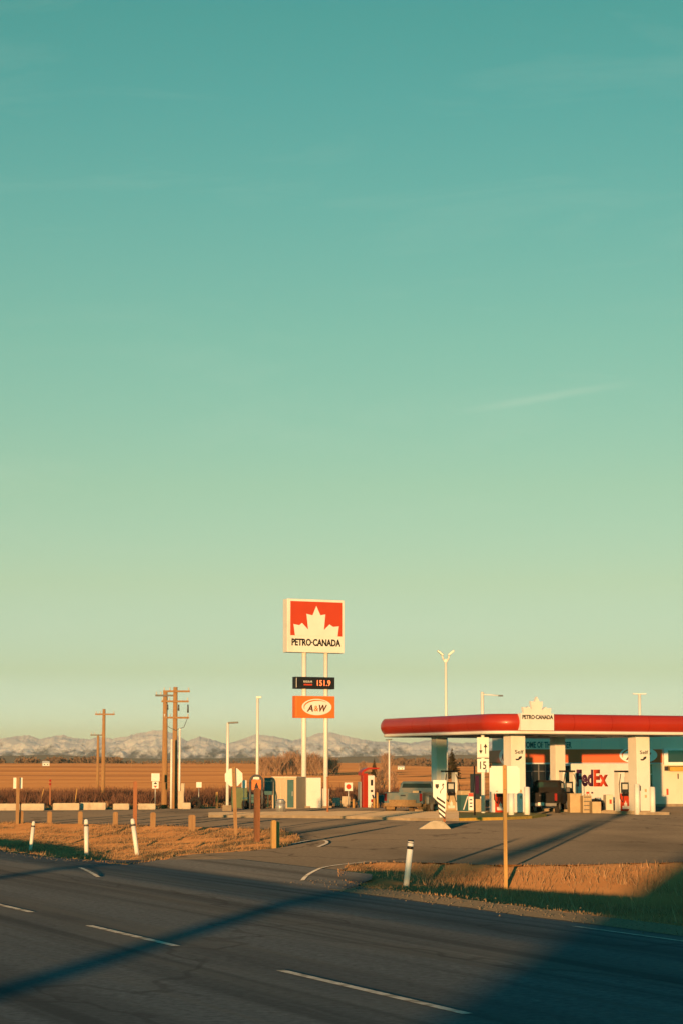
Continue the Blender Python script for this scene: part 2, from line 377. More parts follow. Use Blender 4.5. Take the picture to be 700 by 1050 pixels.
# ------------------------------------------------------------------ grass as stuff
def blades(name, poly, n, hfun, m, label, wid=.03, seed=1, bbox=None, dens=None):
    rnd = random.Random(seed); v, f = [], []
    xs_ = [p[0] for p in poly]; ys_ = [p[1] for p in poly]
    bb = bbox or (min(xs_), max(xs_), min(ys_), max(ys_))
    pts = np.array([(rnd.uniform(bb[0], bb[1]), rnd.uniform(bb[2], bb[3])) for _ in range(n)])
    ins = poly_in(pts, [(p[0], p[1]) for p in poly]); pts = pts[ins]; z = height(pts); dd = poly_d(pts, [(p[0], p[1]) for p in poly])
    for (x, y), zz, d in zip(pts, z, dd):
        cl = noise.noise((x*.45, y*.45, seed))+.5*noise.noise((x*1.6, y*1.6, seed+5))
        if rnd.random() > .5+cl*1.5: continue
        h = hfun(x, y, d, cl, rnd); a = rnd.uniform(0, 6.28); w = wid*rnd.uniform(.5, 1.3); lean = h*rnd.uniform(.1, .8); b = rnd.uniform(0, 6.28)
        dx, dy = math.cos(a)*w, math.sin(a)*w; lx, ly = math.cos(b)*lean, math.sin(b)*lean; i = len(v)
        v += [(x-dx, y-dy, zz-.02), (x+dx, y+dy, zz-.02), (x+lx, y+ly, zz+h)]; f.append((i, i+1, i+2))
    return tag(pydata(name, v, f, m), label, 'grass', kind='stuff')
blades('grass', RD, 120000, lambda x, y, d, c, r: max(.02, (.03+.16*r.random()**3+.05*c)*(.2+.8*min(d/2.2, 1))), 'grass', 'dry tan grass in the roadside ditch', .011, 1, (-2, 22, 30, 62))
blades('weeds', RD, 16000, lambda x, y, d, c, r: max(.04, (.06+.26*r.random()**2+.14*c)*(.2+.8*min(d/2.2, 1))*(1+.6*max(0, min(1, (x-5)/4)))), 'grass2', 'taller grey weeds in the ditch by the highway', .012, 3, (-1, 22, 30, 58))
blades('grass', LI, 110000, lambda x, y, d, c, r: max(.02, .03+.12*r.random()**2+.03*c), 'grass', 'short orange grass on the roadside island', .015, 2, (-24, 1, 55, 100))
# pebbles of the shoulder
v, f = [], []
rnd = random.Random(4)
for _ in range(1500):
    if rnd.random() < .75: p = road(rnd.gauss(19.7, .45), rnd.uniform(5, 46))
    else: p = road(rnd.gauss(17.4, .4), rnd.uniform(57, 80))
    s = rnd.uniform(.008, .026); i = len(v); a = rnd.uniform(0, 6)
    z0 = .02+Gp(p)
    for k in range(4): v.append((p.x+s*math.cos(a+k*1.57), p.y+s*math.sin(a+k*1.57), z0))
    v.append((p.x+s*.2, p.y, z0+s*rnd.uniform(.7, 1.3)))
    f += [(i+k, i+(k+1) % 4, i+4) for k in range(4)]
tag(pydata('gravel', v, f, 'gravel'), 'loose stones along the highway shoulder', 'gravel', kind='stuff')
# brush band beyond the concrete blocks
def brush(name, n, xr, yr, hr, m, label, seed, w=.018):
    rnd = random.Random(seed); v, f = [], []
    for _ in range(n):
        x, y = rnd.uniform(*xr), rnd.uniform(*yr)
        c = noise.noise((x*.22, y*.12, seed))+.6*noise.noise((x*.8, y*.4, seed+2))
        if c < -.25: continue
        h = rnd.uniform(*hr)*(.65+.6*max(0, c+.2)); z = zg(x, y); lean = h*.28
        for k in range(7):
            a = rnd.uniform(0, 6.28); tx, ty = x+lean*rnd.gauss(0, 1), y+lean*rnd.gauss(0, 1); hh = h*rnd.uniform(.5, 1); i = len(v)
            dx, dy = math.cos(a)*w, math.sin(a)*w
            v += [(x-dx, y-dy, z-.05), (x+dx, y+dy, z-.05), (tx+dx*.5, ty+dy*.5, z+hh), (tx-dx*.5, ty-dy*.5, z+hh)]; f.append((i, i+1, i+2, i+3))
    return tag(pydata(name, v, f, m), label, 'brush', kind='stuff')
_zc = {}
def zg(x, y):
    k = (round(x, 0), round(y, 0))
    if k not in _zc: _zc[k] = gz(x, y)
    return _zc[k]
brush('brush', 4600, (-34, -8.5), (142, 196), (.5, 1.15), 'brush', 'dark red brown leafless brush beyond the concrete blocks', 5)
brush('brush', 900, (-9, 12), (165, 230), (.5, 1.1), 'brush', 'low leafless brush at the field edge behind the price sign', 8, .025)
brush('dry_grass', 2600, (-40, 18), (134, 150), (.12, .4), 'grass', 'straw coloured grass fringe at the field edge', 9, .02)

# ------------------------------------------------------------------ far land: fields' hedges, wood, foothills, mountains
def ridge(name, m, Y0, depth, prof, label, amp, rows=10, n=200, x0=-120, x1=820, sc=.004, kind='structure', base=-60):
    pxs = np.linspace(x0, x1, n); tops = np.interp(pxs, [p[0] for p in prof], [p[1] for p in prof]); v = []
    for r in range(rows+3):
        t = min(r/rows, 1); back = max(0, r-rows)
        for px, ty in zip(pxs, tops):
            Y = Y0+depth*t+back*depth*.5; X = xat(px, Y0+depth); top = zat(ty, Y0+depth)
            fr = noise.fractal((X*sc, Y*sc*1.0, 1.7), .9, 2.1, 6)
            rg = 1-abs(noise.noise((X*sc*1.3, Y*sc*.6, 5.1)))*2
            z = base+(top-base)*(t**.85)*(1 if back == 0 else .6/back) + amp*(fr*.9+rg*.7)*math.sin(math.pi*min(t, 1))*1.0
            z += amp*.16*noise.fractal((X*sc*5, 2.2, 0), .9, 2.1, 4)*(t > .8)
            if back == 0: z = min(z, base+(top-base)*(.25+.75*t)+amp*.3)
            v.append((X*(1+0*r), Y, z))
    f = [(r*n+i, r*n+i+1, (r+1)*n+i+1, (r+1)*n+i) for r in range(rows+2) for i in range(n-1)]
    return tag(pydata(name, v, f, m), label, kind=kind)
MT = [(-200, 760), (-60, 756), (-20, 761), (0, 759), (15, 757), (30, 756), (40, 760), (52, 757.5), (64, 755.5), (75, 759), (90, 760), (100, 758), (115, 759), (130, 757), (140, 754), (155, 751.5), (167, 750.5), (178, 754), (192, 762), (205, 757), (215, 759.5), (232, 765), (248, 760), (262, 755), (280, 757), (300, 761), (315, 758), (327, 753.5), (340, 753), (355, 757), (370, 760), (390, 763), (402, 761.5), (420, 764), (445, 760), (470, 764), (500, 763), (560, 759), (620, 763), (700, 757), (820, 762)]
def mountain_mat():
    m = bpy.data.materials.new('snowy_rock'); m.use_nodes = True; nt = m.node_tree; N = nt.nodes; L = nt.links; b = N['Principled BSDF']
    b.inputs['Roughness'].default_value = .9; b.inputs['Specular IOR Level'].default_value = .1
    g = N.new('ShaderNodeNewGeometry'); sp = N.new('ShaderNodeSeparateXYZ'); L.new(g.outputs['Position'], sp.inputs[0])
    n = N.new('ShaderNodeTexNoise'); n.inputs['Scale'].default_value = 1; n.inputs['Detail'].default_value = 9; n.inputs['Roughness'].default_value = .68
    mp = N.new('ShaderNodeMapping'); mp.inputs['Scale'].default_value = (.012, .002, .016); mp.inputs['Rotation'].default_value = (0, .5, 0)
    L.new(g.outputs['Position'], mp.inputs[0]); L.new(mp.outputs[0], n.inputs['Vector'])
    # snow where high, broken up by the noise and by steepness
    a = N.new('ShaderNodeMath'); a.operation = 'MULTIPLY_ADD'; a.inputs[1].default_value = 1/190; a.inputs[2].default_value = .02; L.new(sp.outputs['Z'], a.inputs[0])
    c = N.new('ShaderNodeMath'); c.operation = 'MULTIPLY_ADD'; c.inputs[1].default_value = 2.6; L.new(n.outputs['Fac'], c.inputs[0]); L.new(a.outputs[0], c.inputs[2])
    mr = N.new('ShaderNodeMapRange'); mr.inputs['From Min'].default_value = 1.62; mr.inputs['From Max'].default_value = 2.05; L.new(c.outputs[0], mr.inputs['Value'])
    mx = N.new('ShaderNodeMix'); mx.data_type = 'RGBA'; mx.inputs['A'].default_value = (.07, .075, .075, 1); mx.inputs['B'].default_value = (.8, .77, .72, 1)
    L.new(mr.outputs[0], mx.inputs['Factor']); L.new(mx.outputs['Result'], b.inputs['Base Color'])
    return m
M['snow'] = mountain_mat()
ridge('mountains', 'snow', 14200, 600, [(a, b-2.0) for a, b in MT], 'snow covered mountain range on the horizon', 34, rows=44, n=760, sc=.0075)
ridge('foothills', 'hill', 6200, 900, [(-120, 776), (0, 775), (60, 774), (110, 776.5), (160, 778), (230, 777.5), (300, 777), (360, 776), (420, 775), (470, 774), (560, 776), (820, 775)], 'dark wooded foothills below the mountains', 6, rows=8, n=200, sc=.003)

def far_trees(name, n, pxr, Yr, hr, m, label, seed):
    rnd = random.Random(seed); v, f = [], []
    for _ in range(n):
        Y = rnd.uniform(*Yr); px = rnd.uniform(*pxr); x = xat(px, Y)
        if noise.noise((px*.05, Y*.002, seed)) < -.15: continue
        z = gz(x, Y); h = rnd.uniform(*hr); w = h*rnd.uniform(.3, .6)
        for k in range(9):
            a = rnd.uniform(0, 6.28); cz = z+h*rnd.uniform(.15, .9); r = w*rnd.uniform(.2, .55); cx, cy = x+rnd.gauss(0, w*.4), Y+rnd.gauss(0, w*.4); i = len(v)
            dx, dy = math.cos(a)*r, math.sin(a)*r
            v += [(cx-dx, cy-dy, cz-r*.8), (cx+dx, cy+dy, cz-r*.5), (cx+dx*.5, cy+dy*.5, cz+r), (cx-dx*.6, cy-dy*.6, cz+r*.7)]; f.append((i, i+1, i+2, i+3))
        i = len(v); v += [(x-.15, Y, z-.3), (x+.15, Y, z-.3), (x+.1, Y, z+h*.6), (x-.1, Y, z+h*.6)]; f.append((i, i+1, i+2, i+3))
    return tag(pydata(name, v, f, m), label, 'wood', kind='stuff')
far_trees('distant_wood', 900, (-60, 135), (1450, 1900), (2, 5), 'far_wood', 'brown leafless wood along the far field edge at left', 3)
far_trees('distant_wood', 600, (398, 520), (1000, 1500), (1.5, 4), 'far_wood', 'brown leafless wood on the rise behind the fuel canopy', 6)
far_trees('distant_hedge', 260, (120, 270), (1250, 1850), (1, 2.4), 'far_wood', 'thin dark hedge line on the field crest', 11)

def bare_tree(label, px, Y, h, w, group=None, seed=0, limbs=130, name='bare_tree'):
    rnd = random.Random(seed); x = xat(px, Y); t = T(name, label, 'tree', (x, Y, gz(x, Y)-.1), 0, group)
    b = MB(); b.cyl((0, 0, 0), (rnd.gauss(0, .1), 0, h*.75), .16, .05, 6); b.build('trunk', 'bark', t)
    v, f = [], []
    def strip(p, q, r0, r1):
        a = rnd.uniform(0, 3.14); d = Vector((math.cos(a), math.sin(a)*.4, 0)); i = len(v)
        v.extend([tuple(p-d*r0), tuple(p+d*r0), tuple(q+d*r1), tuple(q-d*r1)]); f.append((i, i+1, i+2, i+3))
    for k in range(limbs):
        s = rnd.random()**.8; z = h*(.0+.8*s); a = rnd.uniform(0, 6.28); L_ = w*(1-.6*s)*rnd.uniform(.4, 1)
        p = Vector((rnd.gauss(0, w*.22), rnd.gauss(0, w*.22), z)); q = p+Vector((math.cos(a)*L_, math.sin(a)*L_, L_*rnd.uniform(.8, 2.2))); q.z = min(q.z, h*rnd.uniform(.9, 1.02))
        strip(p, q, .05, .025)
        for j in range(5):
            m_ = p.lerp(q, rnd.uniform(.3, 1)); a2 = rnd.uniform(0, 6.28); l2 = L_*rnd.uniform(.2, .5)
            strip(m_, m_+Vector((math.cos(a2)*l2, math.sin(a2)*l2, l2*rnd.uniform(.5, 2))), .035, .015)
    pydata('crown', v, f, 'twig', t)
    return t
for k in range(15):
    px = 269+k*5.2+random.uniform(-1.6, 1.6)
    bare_tree('leafless brown poplar in the grove behind the price sign', px, 500+random.uniform(-22, 22), random.uniform(4.6, 6.3)*(1 if 1 < k < 12 else .8), 2.1, 'poplars in the grove', 40+k)
bare_tree('broad leafless tree right of the small dark spruce', 396, 430, 5.4, 1.9, None, 90, 170)
bare_tree('thin leafless tree on the field left of the spruce', 372, 470, 3.6, 1.5, None, 91, 110)
bare_tree('sparse young tree growing behind the red vacuum kiosk', 389, 215, 2.6, .9, None, 92, 70)
bare_tree('thin young tree just right of the slim T lamp post', 403, 235, 2.6, .8, None, 93, 60)
def spruce(label, px, Y, h, w, seed):
    rnd = random.Random(seed); x = xat(px, Y); t = T('spruce_tree', label, 'tree', (x, Y, gz(x, Y)-.1))
    MB().cyl((0, 0, 0), (0, 0, h*.9), .14, .03, 6).build('trunk', 'bark', t)
    v, f = [], []
    for k in range(420):
        s = rnd.random(); z = h*(.08+.92*s); r = w*(1-s)**.9*rnd.uniform(.45, 1.05); a = rnd.uniform(0, 6.28); i = len(v)
        e = Vector((math.cos(a)*r, math.sin(a)*r, z-r*.35)); n = Vector((-math.sin(a), math.cos(a), 0))*(.1+.16*r)
        v += [(0, 0, z), tuple(e*.98+n+Vector((0, 0, .1))), tuple(e), tuple(e*.98-n+Vector((0, 0, .1)))]; v[-4] = (e.x*.15, e.y*.15, z); f.append((i, i+1, i+2, i+3))
    pydata('crown', v, f, 'needle', t)
spruce('small dark conical spruce on the field behind the vacuum kiosk', 383.5, 430, 4.2, 1.0, 1)
spruce('large dark spruce seen between the pump pole and the canopy column', 463, 400, 6.2, 2.3, 2)
def farmhouse(label, px, Y, w, h, rz):
    x = xat(px, Y); t = T('farmhouse', label, 'house', (x, Y, gz(x, Y)-.1), rz)
    MB().box((0, 0, h*.3), (w, w*.6, h*.6)).build('wall', 'white', t)
    MB().prism([(-w*.34, h*.6), (w*.34, h*.6), (0, h)], 'x', -w*.53, w*.53).build('roof', 'grey_panel', t)
    for s in (-.25, .2): MB().box((w*s, -w*.3-.02, h*.32), (w*.12, .04, h*.22)).build('window', 'glass', t)
farmhouse('tiny white farmhouse on the far field at left', 47, 1050, 3.4, 2.6, R(20))
farmhouse('small pale farm shed on the rise behind the slim T lamp', 411, 760, 2.4, 1.5, R(-10))
p = onpx(134.5, 900); z0 = gz(p.x, p.y)
tag(MB().cyl((p.x, p.y, z0), (p.x, p.y, zat(778, 900)), .12, .08, 6).cyl((p.x-.6, p.y, zat(780, 900)), (p.x+.6, p.y, zat(780, 900)), .06, .06, 5).build('field_mast', 'wood'), 'thin wooden mast standing alone far out on the field', 'pole')

# ------------------------------------------------------------------ posts and poles
def square_post(name, label, cat, px, by, ty, w, m, group=None, lean=0., topcut=True, z=None):
    g = foot(px, by); zz = g.z; h = zat(ty, g.y)
    a = w/2; c = a*.55 if topcut else a
    b = MB(); b.box((0, 0, (h-.05+zz-.15)/2), (w, w, h-.05-zz+.15))
    b.prism([(-a, h-.05), (a, h-.05), (c, h), (-c, h)], 'y', -a*.99, a*.99)
    o = b.build(name, m); o.location = (g.x, g.y, 0); o.rotation_euler = (0, lean, R(17)); return tag(o, label, cat, group)
G = 'short wooden guard posts along the access road'
for px, by, ty, w, lab in [(22, 844.5, 831.5, .17, 'short wooden guard post touching the post with white boards'), (51, 844.5, 832, .19, 'short wooden guard post in front of the thin red-tipped marker'),
        (82.5, 846, 832, .18, 'short wooden guard post left of the middle white marker'), (118.5, 847, 832.5, .19, 'short wooden guard post between middle marker and tall red-brown post'),
        (157, 849, 833, .2, 'short wooden guard post right of the tall red-brown post'), (197, 853, 835.5, .25, 'squat wooden guard post halfway between red-brown post and stop sign')]:
    square_post('guard_post', lab, 'post', px, by, ty, w, 'wood', G)
square_post('guard_post', 'thick pale wooden guard post at the island tip, left of its pair', 'post', 280.5, 869.5, 841, .15, 'yellow_wood', G)
square_post('guard_post', 'thick pale wooden guard post at the island tip, right of its pair', 'post', 284.2, 868.5, 842.5, .13, 'yellow_wood', G)
square_post('wooden_post', 'tall bare red-brown wooden post behind the leaning marker', 'post', 138.5, 848.5, 801, .15, 'redwood', lean=0)
g = ground(138.5, 848.5)
t = T('marker_post', 'thin orange marker post with two red reflectors by the blocks', 'post', ground(51.5, 829.5))
Y = t.location.y; h = zat(799, Y)
MB().box((0, 0, h/2-.1), (.09, .09, h+.2)).build('post', 'redwood', t)
for yy in (800.5, 804): MB().cyl((0, -.05, zat(yy, Y)), (0, -.075, zat(yy, Y)), .075, .075, 10).build('reflector', 'tail', t)
for px, by, dx, lab in [(42, 823, .24, 'leaning thin stake before the brush, nearer the red-tipped marker'), (78, 823, .12, 'leaning thin stake before the brush, nearer the utility poles')]:
    g = onpx(px-1, 148); tag(MB().box((0, 0, .55), (.06, .06, 1.25)).build('stake', 'yellow_wood'), lab, 'stake'); o = bpy.data.objects[-1] if False else [q for q in col.objects if q.name.startswith('stake')][-1]
    o.location = (g.x, g.y, gz(g.x, g.y)); o.rotation_euler = (0, dx, .3)

def delineator(label, bx, by, tx, ty, r, style):
    g = foot(bx, by); z = g.z; h = zat(ty, g.y)-z; dx = xat(tx, g.y, ty)-xat(bx, g.y, by)
    t = T('delineator', label, 'marker post', (g.x, g.y, z), 0, 'white roadside delineators'); t.rotation_euler = (0, math.atan2(dx, h), 0)
    if style == 'cap':
        MB().cyl((0, 0, -.2), (0, 0, h*.78), r*.95, r, 14).build('post', 'white', t)
        MB().cyl((0, 0, h*.78), (0, 0, h*.83), r*1.12, r*1.12, 14).build('band', 'darksteel', t)
        MB().cyl((0, 0, h*.83), (0, 0, h*.93), r, r*.9, 14).sphere((0, 0, h*.93), r*.9, (1, 1, .9)).build('cap', 'white', t)
    else:
        MB().cyl((0, 0, -.2), (0, 0, h*.97), r, r, 16).build('post', 'white', t)
        MB().cyl((0, 0, h*.97), (0, 0, h*1.0), r*1.03, r*1.0, 16).build('cap', 'black', t)
        MB().cyl((0, 0, h*.80), (0, 0, h*.865), r*1.03, r*1.03, 16).build('band', 'black', t)
        MB().cyl((0, 0, h*.93), (0, 0, h*.945), r*1.03, r*1.03, 16).build('band', 'black', t)
delineator('white delineator with grey collar leaning right, leftmost of three', 31.5, 872.5, 35, 841, .068, 'cap')
delineator('upright white delineator with grey collar, middle of three on the verge', 89, 876.5, 88.6, 839, .075, 'cap')
delineator('white delineator with grey collar leaning left before the red-brown post', 141, 877.5, 135.8, 838, .072, 'cap')
delineator('white delineator with black cap and bands beside the ditch', 416, 908.5, 421, 861, .072, 'band')

# stop sign seen from behind
g = foot(242, 857.5); z = g.z; Y = g.y
t = T('stop_sign', 'octagonal stop sign seen from its pale back on a wooden post', 'sign', (g.x, g.y, z), R(8)); t.rotation_euler = (0, R(-2.2), R(8))
h = zat(786, Y)-z
MB().box((0, 0, h/2-.1), (.13, .13, h+.2)).build('post', 'wood', t)
cz = zat(797, Y)-z; rr = .38
oc = [(rr*math.cos(R(22.5+45*i)), cz+rr*math.sin(R(22.5+45*i))) for i in range(8)]
MB().prism(oc, 'y', .068, .076).build('sign_face', 'white', t)
MB().prism([(.97*a, cz+(.97)*(b-cz)) for a, b in oc], 'y', .0765, .079).build('front_face', 'sign_red', t)
for s in (-.2, .2): MB().cyl((0, -.066, cz+s), (0, -.085, cz+s), .018, .018, 6).build('bolt', 'darksteel', t)
# brown post before the air station
square_post('wooden_post', 'orange brown wooden post in front of the air hose station', 'post', 263.5, 864, 808, .19, 'redwood')
# post with two pale boards (back of a sign)
g = foot(18, 845); t = T('direction_sign', 'wooden post with a pale sign board seen from behind at left edge', 'sign', (g.x, g.y, gz(g.x, g.y)), R(12)); h = zat(797, g.y)-t.location.z
MB().box((0, 0, h/2-.1), (.15, .15, h+.2)).build('post', 'wood', t)
MB().box((0, .085, zat(803, g.y)-t.location.z), (.42, .015, .5)).build('sign_board', 'white', t)
# blank sign on the yellow post
g = foot(518, 913.5); zb = g.z; Y = g.y; t = T('roadside_sign', 'blank white sign back on a tall yellow wooden post in the ditch', 'sign', (g.x, g.y, zb), 0)
h = zat(784.5, Y)-zb
MB().box((0, 0, h/2-.15), (.09, .09, h+.3)).build('post', 'yellow_wood', t)
z1, z0 = zat(785.5, Y)-zb, zat(813.5, Y)-zb; x0, x1 = xat(501.5, Y)-g.x, xat(532.5, Y)-g.x
b = MB().box(((x0+x1)/2, .055, (z0+z1)/2), (x1-x0, .012, z1-z0))
vert = [e for e in b.b.edges if abs(e.verts[0].co.x-e.verts[1].co.x) < 1e-5 and abs(e.verts[0].co.z-e.verts[1].co.z) < 1e-5]
bmesh.ops.bevel(b.b, geom=vert, offset=.045, segments=4, affect='EDGES'); b.build('sign_board', 'white', t)
MB().box((-.2, .046, z0+.05), (.05, .004, .03)).build('sticker', 'box', t)
for zz in (z0+.1, z1-.08): MB().cyl((0, -.045, zz), (0, -.06, zz), .014, .014, 8).build('bolt', 'darksteel', t)

# small traffic signs at the back of the access road
def small_sign(label, px, by, ty, boards, name='traffic_sign', pm='steel', pr=.03, rz=R(10)):
    g = ground(px, by); Y = g.y; t = T(name, label, 'sign', (g.x, g.y, 0), rz); h = zat(ty, Y)
    MB().cyl((0, 0, -.1), (0, 0, h), pr, pr, 8).build('post', pm, t)
    for i, (y0, y1, w, m) in enumerate(boards):
        MB().box((0, -.05-.001*i, (zat(y0, Y)+zat(y1, Y))/2), (w, .02, abs(zat(y0, Y)-zat(y1, Y)))).build('sign_board', m, t)
    return t, Y
t, Y = small_sign('white sign over a smaller board with red and black arrows', 159.3, 829.5, 793, [(793, 801, .52, 'white'), (801.4, 808.5, .4, 'white')])
zz = zat(805, Y)
MB().prism([(-.12, zz+.06), (.12, zz+.06), (0, zz+.2)], 'y', -.07, -.064).build('arrow_mark', 'ink', t)
MB().prism([(-.12, zz-.04), (.12, zz-.04), (0, zz-.18)], 'y', -.07, -.064).build('arrow_mark', 'sign_red', t)
small_sign('small pale sign on a thin post right of the utility poles', 204, 829, 802, [(802, 807.5, .34, 'white')], pr=.025)
small_sign('narrow white sign on a thin post behind the stop sign', 250.3, 830, 800, [(800, 808, .3, 'white')], pr=.025)
small_sign('plain dark teal sign board on a short post beside the beige shed', 275, 829, 797.5, [(797.5, 815, .5, 'teal')], pm='teal')
t, Y = small_sign('square white sign with pale red mark left of the vacuum kiosk', 357, 827.5, 802.5, [(802.5, 811, .55, 'white')], pr=.04)
MB().prism([(a*.17, zat(806.7, Y)+b*.17) for a, b in ellipse(1, 1, 16)], 'y', -.066, -.061).build('round_mark', 'sign_red', t)
square_post('yellow_post', 'short yellow post on the field side of the access road', 'post', 222.5, 829.5, 812, .13, 'yellow_wood')
tag(MB().cyl((0, 0, -.1), (0, 0, 2.05), .055, .055, 8).cyl((0, 0, 2.05), (0, 0, 2.08), .07, .07, 8).build('rusty_post', 'redwood'), 'thin rusty post at the foot of the price sign', 'post').location = ground(336, 835)
# utility poles
def utility_pole(label, px, Y, ty, r, arms, jump=False):
    x = xat(px, Y); z0 = gz(x, Y); t = T('utility_pole', label, 'utility pole', (x, Y, z0), R(6), 'wooden utility poles'); h = zat(ty, Y)-z0
    MB().cyl((0, 0, -.2), (0, 0, h), r, r*.72, 12).build('pole', 'wood', t)
    for ay, xl, xr, m in arms:
        z = zat(ay, Y)-z0; a, b = xat(xl, Y)-x, xat(xr, Y)-x
        arm = MB().box(((a+b)/2, -r-.06, z), (b-a, .1, .12)).build('crossarm', m, t)
        for s in (a+.08, b-.08, (a*.45)):
            MB().cyl((s, -r-.06, z+.06), (s, -r-.06, z+.24), .035, .05, 8).build('insulator', 'grey_panel', arm)
    if jump:
        z = zat(721, Y)-z0; e = xat(193, Y)-x
        for s, d in ((e-.05, 1.0), (e-.65, .8), (-.5, .7)):
            MB().cyl((s, -r-.1, z-.1), (s, -r-.1, z-d*.62), .045, .06, 8).build('fuse_cutout', 'darksteel', t)
        MB().tube([(e-.05, -r-.1, z-.9), (e-.3, -r-.12, z-1.55), (0, -r-.1, z-1.75), (-.5, -r-.1, z-1.5), (-.55, -r-.1, z-.4)], .02).build('jumper_wire', 'darksteel', t)
    return t
utility_pole('wooden utility pole with one crossarm, taller of the left pair', 106, 168, 727, .17, [(732.5, 97, 117, 'wood')])
utility_pole('wooden utility pole with one crossarm, shorter of the left pair', 100.3, 196, 753, .15, [(753.8, 92.5, 104.5, 'darksteel')])
utility_pole('stout wooden utility pole with high dark crossarm, left of the middle pair', 169, 134, 709, .2, [(713.3, 158.5, 179, 'darksteel')])
utility_pole('tallest wooden utility pole with three pale crossarms and hanging cutouts', 179.3, 133, 704.5, .19, [(709, 166.5, 194, 'wood'), (719.3, 165, 193, 'wood'), (736, 167, 193.5, 'wood')], True)
for px, ty, lab in [(175.6, 759, 'thin white pipe between the two middle utility poles'), (184, 748, 'thin white pipe right of the tallest utility pole')]:
    g = ground(px, 829.2); tag(MB().cyl((0, 0, -.1), (0, 0, zat(ty, g.y)), .07, .07, 10).sphere((0, 0, zat(ty, g.y)), .075).build('conduit_pipe', 'white'), lab, 'pipe').location = g
# lamp posts
def lamp(label, px, by, ty, r0, r1, heads, base=True, rz=0., Y=None, name='lamp_post'):
    g = ground(px, by) if Y is None else onpx(px, Y); Y = g.y; t = T(name, label, 'lamp post', (g.x, g.y, 0), rz); h = zat(ty, Y)
    MB().cyl((0, 0, .02), (0, 0, h), r0, r1, 12).build('pole', 'white', t)
    if base: MB().box((0, 0, .17), (.55, .55, .34), bev=.03).build('plinth', 'concrete', t)
    for (c, d, ry, m) in heads:
        MB().box((c[0], c[1], h+c[2]), d, ry=ry, bev=.02).build('lamp_head', m, t)
    return t, h
lamp('white lamp post with flat dark head right of the utility poles', 233.3, 831.5, 741, .1, .08, [((.32, 0, .0), (.62, .3, .1), R(-3), 'darksteel')])
lamp('tall plain white pole rising behind the air hose station', 263.8, 828.5, 714, .105, .085, [((.08, 0, -.06), (.34, .22, .12), 0, 'white')])
lamp('slim pole with dark T-shaped head behind the blue pickup', 398.8, 824, 758.5, .07, .06, [((-.02, 0, .0), (.46, .3, .07), R(-4), 'darksteel')], base=False)
t, h = lamp('tall white lamp post with two upturned heads above the canopy', 457.5, 826, 676, .11, .085, [], base=False)
for s, m in ((-1, 'steel'), (1, 'white')):
    ar = MB().tube([(0, 0, h-.25), (s*.16, 0, h-.02), (s*.26, 0, h+.28)], .055, 8).build('arm', 'white', t)
    MB().box((s*.37, -.05, h+.44), (.52, .34, .13), ry=R(-38*s), bev=.03).build('lamp_head', m, ar)
MB().box((0, 0, h-.1), (.16, .16, .22)).build('collar', 'white', t)
lamp('short visible lamp top with T-shaped bar above the right canopy edge', 657, 0, 711.5, .12, .1, [((0, 0, .0), (.98, .3, .08), 0, 'white')], base=False, Y=150)
g = ground(495, 836.5); Y = g.y; t = T('lamp_post', 'lamp post with long thin arm and speed plates before the canopy', 'lamp post', g, 0); h = zat(710, Y)
MB().cyl((0, 0, 0), (0, 0, h), .115, .09, 12).build('pole', 'white', t)
arm = MB().cyl((0, 0, h-.1), (.92, 0, h-.17), .035, .03, 8).build('arm', 'white', t)
MB().box((1.0, 0, h-.18), (.26, .14, .08), bev=.02).build('lamp_head', 'darksteel', arm)
MB().cyl((0, 0, h), (0, 0, h+.03), .095, .06, 12).build('cap', 'white', t)
t = T('speed_sign', 'white plates with two arrows above a 15 on the arm lamp post', 'sign', (g.x, g.y-.14, 0), R(3))
sb = MB().box((0, 0, (zat(756, Y)+zat(777.2, Y))/2), (.64, .02, zat(756, Y)-zat(777.2, Y))).build('arrow_plate', 'white', t)
zc = zat(767.5, Y)
MB().box((-.12, -.015, zc+.06), (.04, .008, .36)).prism([(-.22, zc-.1), (-.02, zc-.1), (-.12, zc-.3)], 'y', -.019, -.011).build('arrow_mark', 'ink', sb)
MB().box((.14, -.015, zc-.1), (.05, .008, .36)).prism([(.03, zc+.06), (.25, zc+.06), (.14, zc+.26)], 'y', -.019, -.011).build('arrow_mark', 'ink', sb)
nb = MB().box((0, 0, (zat(778.2, Y)+zat(792, Y))/2), (.64, .02, zat(778.2, Y)-zat(792, Y))).build('number_plate', 'white', t)
text('15', 'lettering', 'ink', nb, (0, -.011, (zat(779.5, Y)+zat(790, Y))/2), .42, .34, bold=.012)
for zq in (zat(777.6, Y),): MB().box((0, -.012, zq+.06), (.6, .005, .02)).build('rule_line', 'ink', sb)

# ------------------------------------------------------------------ concrete blocks
def block(label, xl, xr, by, ty, rz=0.):
    a, b = ground(xl, by), ground(xr, by); c = (a+b)/2; w = (b-a).length; h = zat(ty, c.y)
    bb = MB().prism([(-.3, 0), (.3, 0), (.22, h*.45), (.2, h), (-.2, h), (-.22, h*.45)], 'x', -w/2, w/2)
    bmesh.ops.bevel(bb.b, geom=bb.b.edges[:], offset=.03, segments=2, affect='EDGES')
    o = bb.build('concrete_block', 'block'); o.location = c; o.rotation_euler = (0, 0, math.atan2((b-a).y, (b-a).x)+rz); return tag(o, label, 'concrete block', 'concrete blocks along the field')
block('long pale concrete block running out of the left edge', -14, 21, 831, 824)
block('long pale concrete block beside the post with white boards', 22.5, 46, 831, 824)
block('long pale concrete block right of the red-tipped marker', 55, 82, 830.7, 823.5)
block('long pale concrete block below the left utility poles', 83, 109, 830.4, 823)
block('single concrete block between utility poles and red-brown post', 116.5, 133, 830.2, 824)
block('single concrete block below the white sign with arrows', 142, 160, 830, 824)
block('low concrete block at the foot of the tallest utility pole', 187, 196, 829.5, 823)
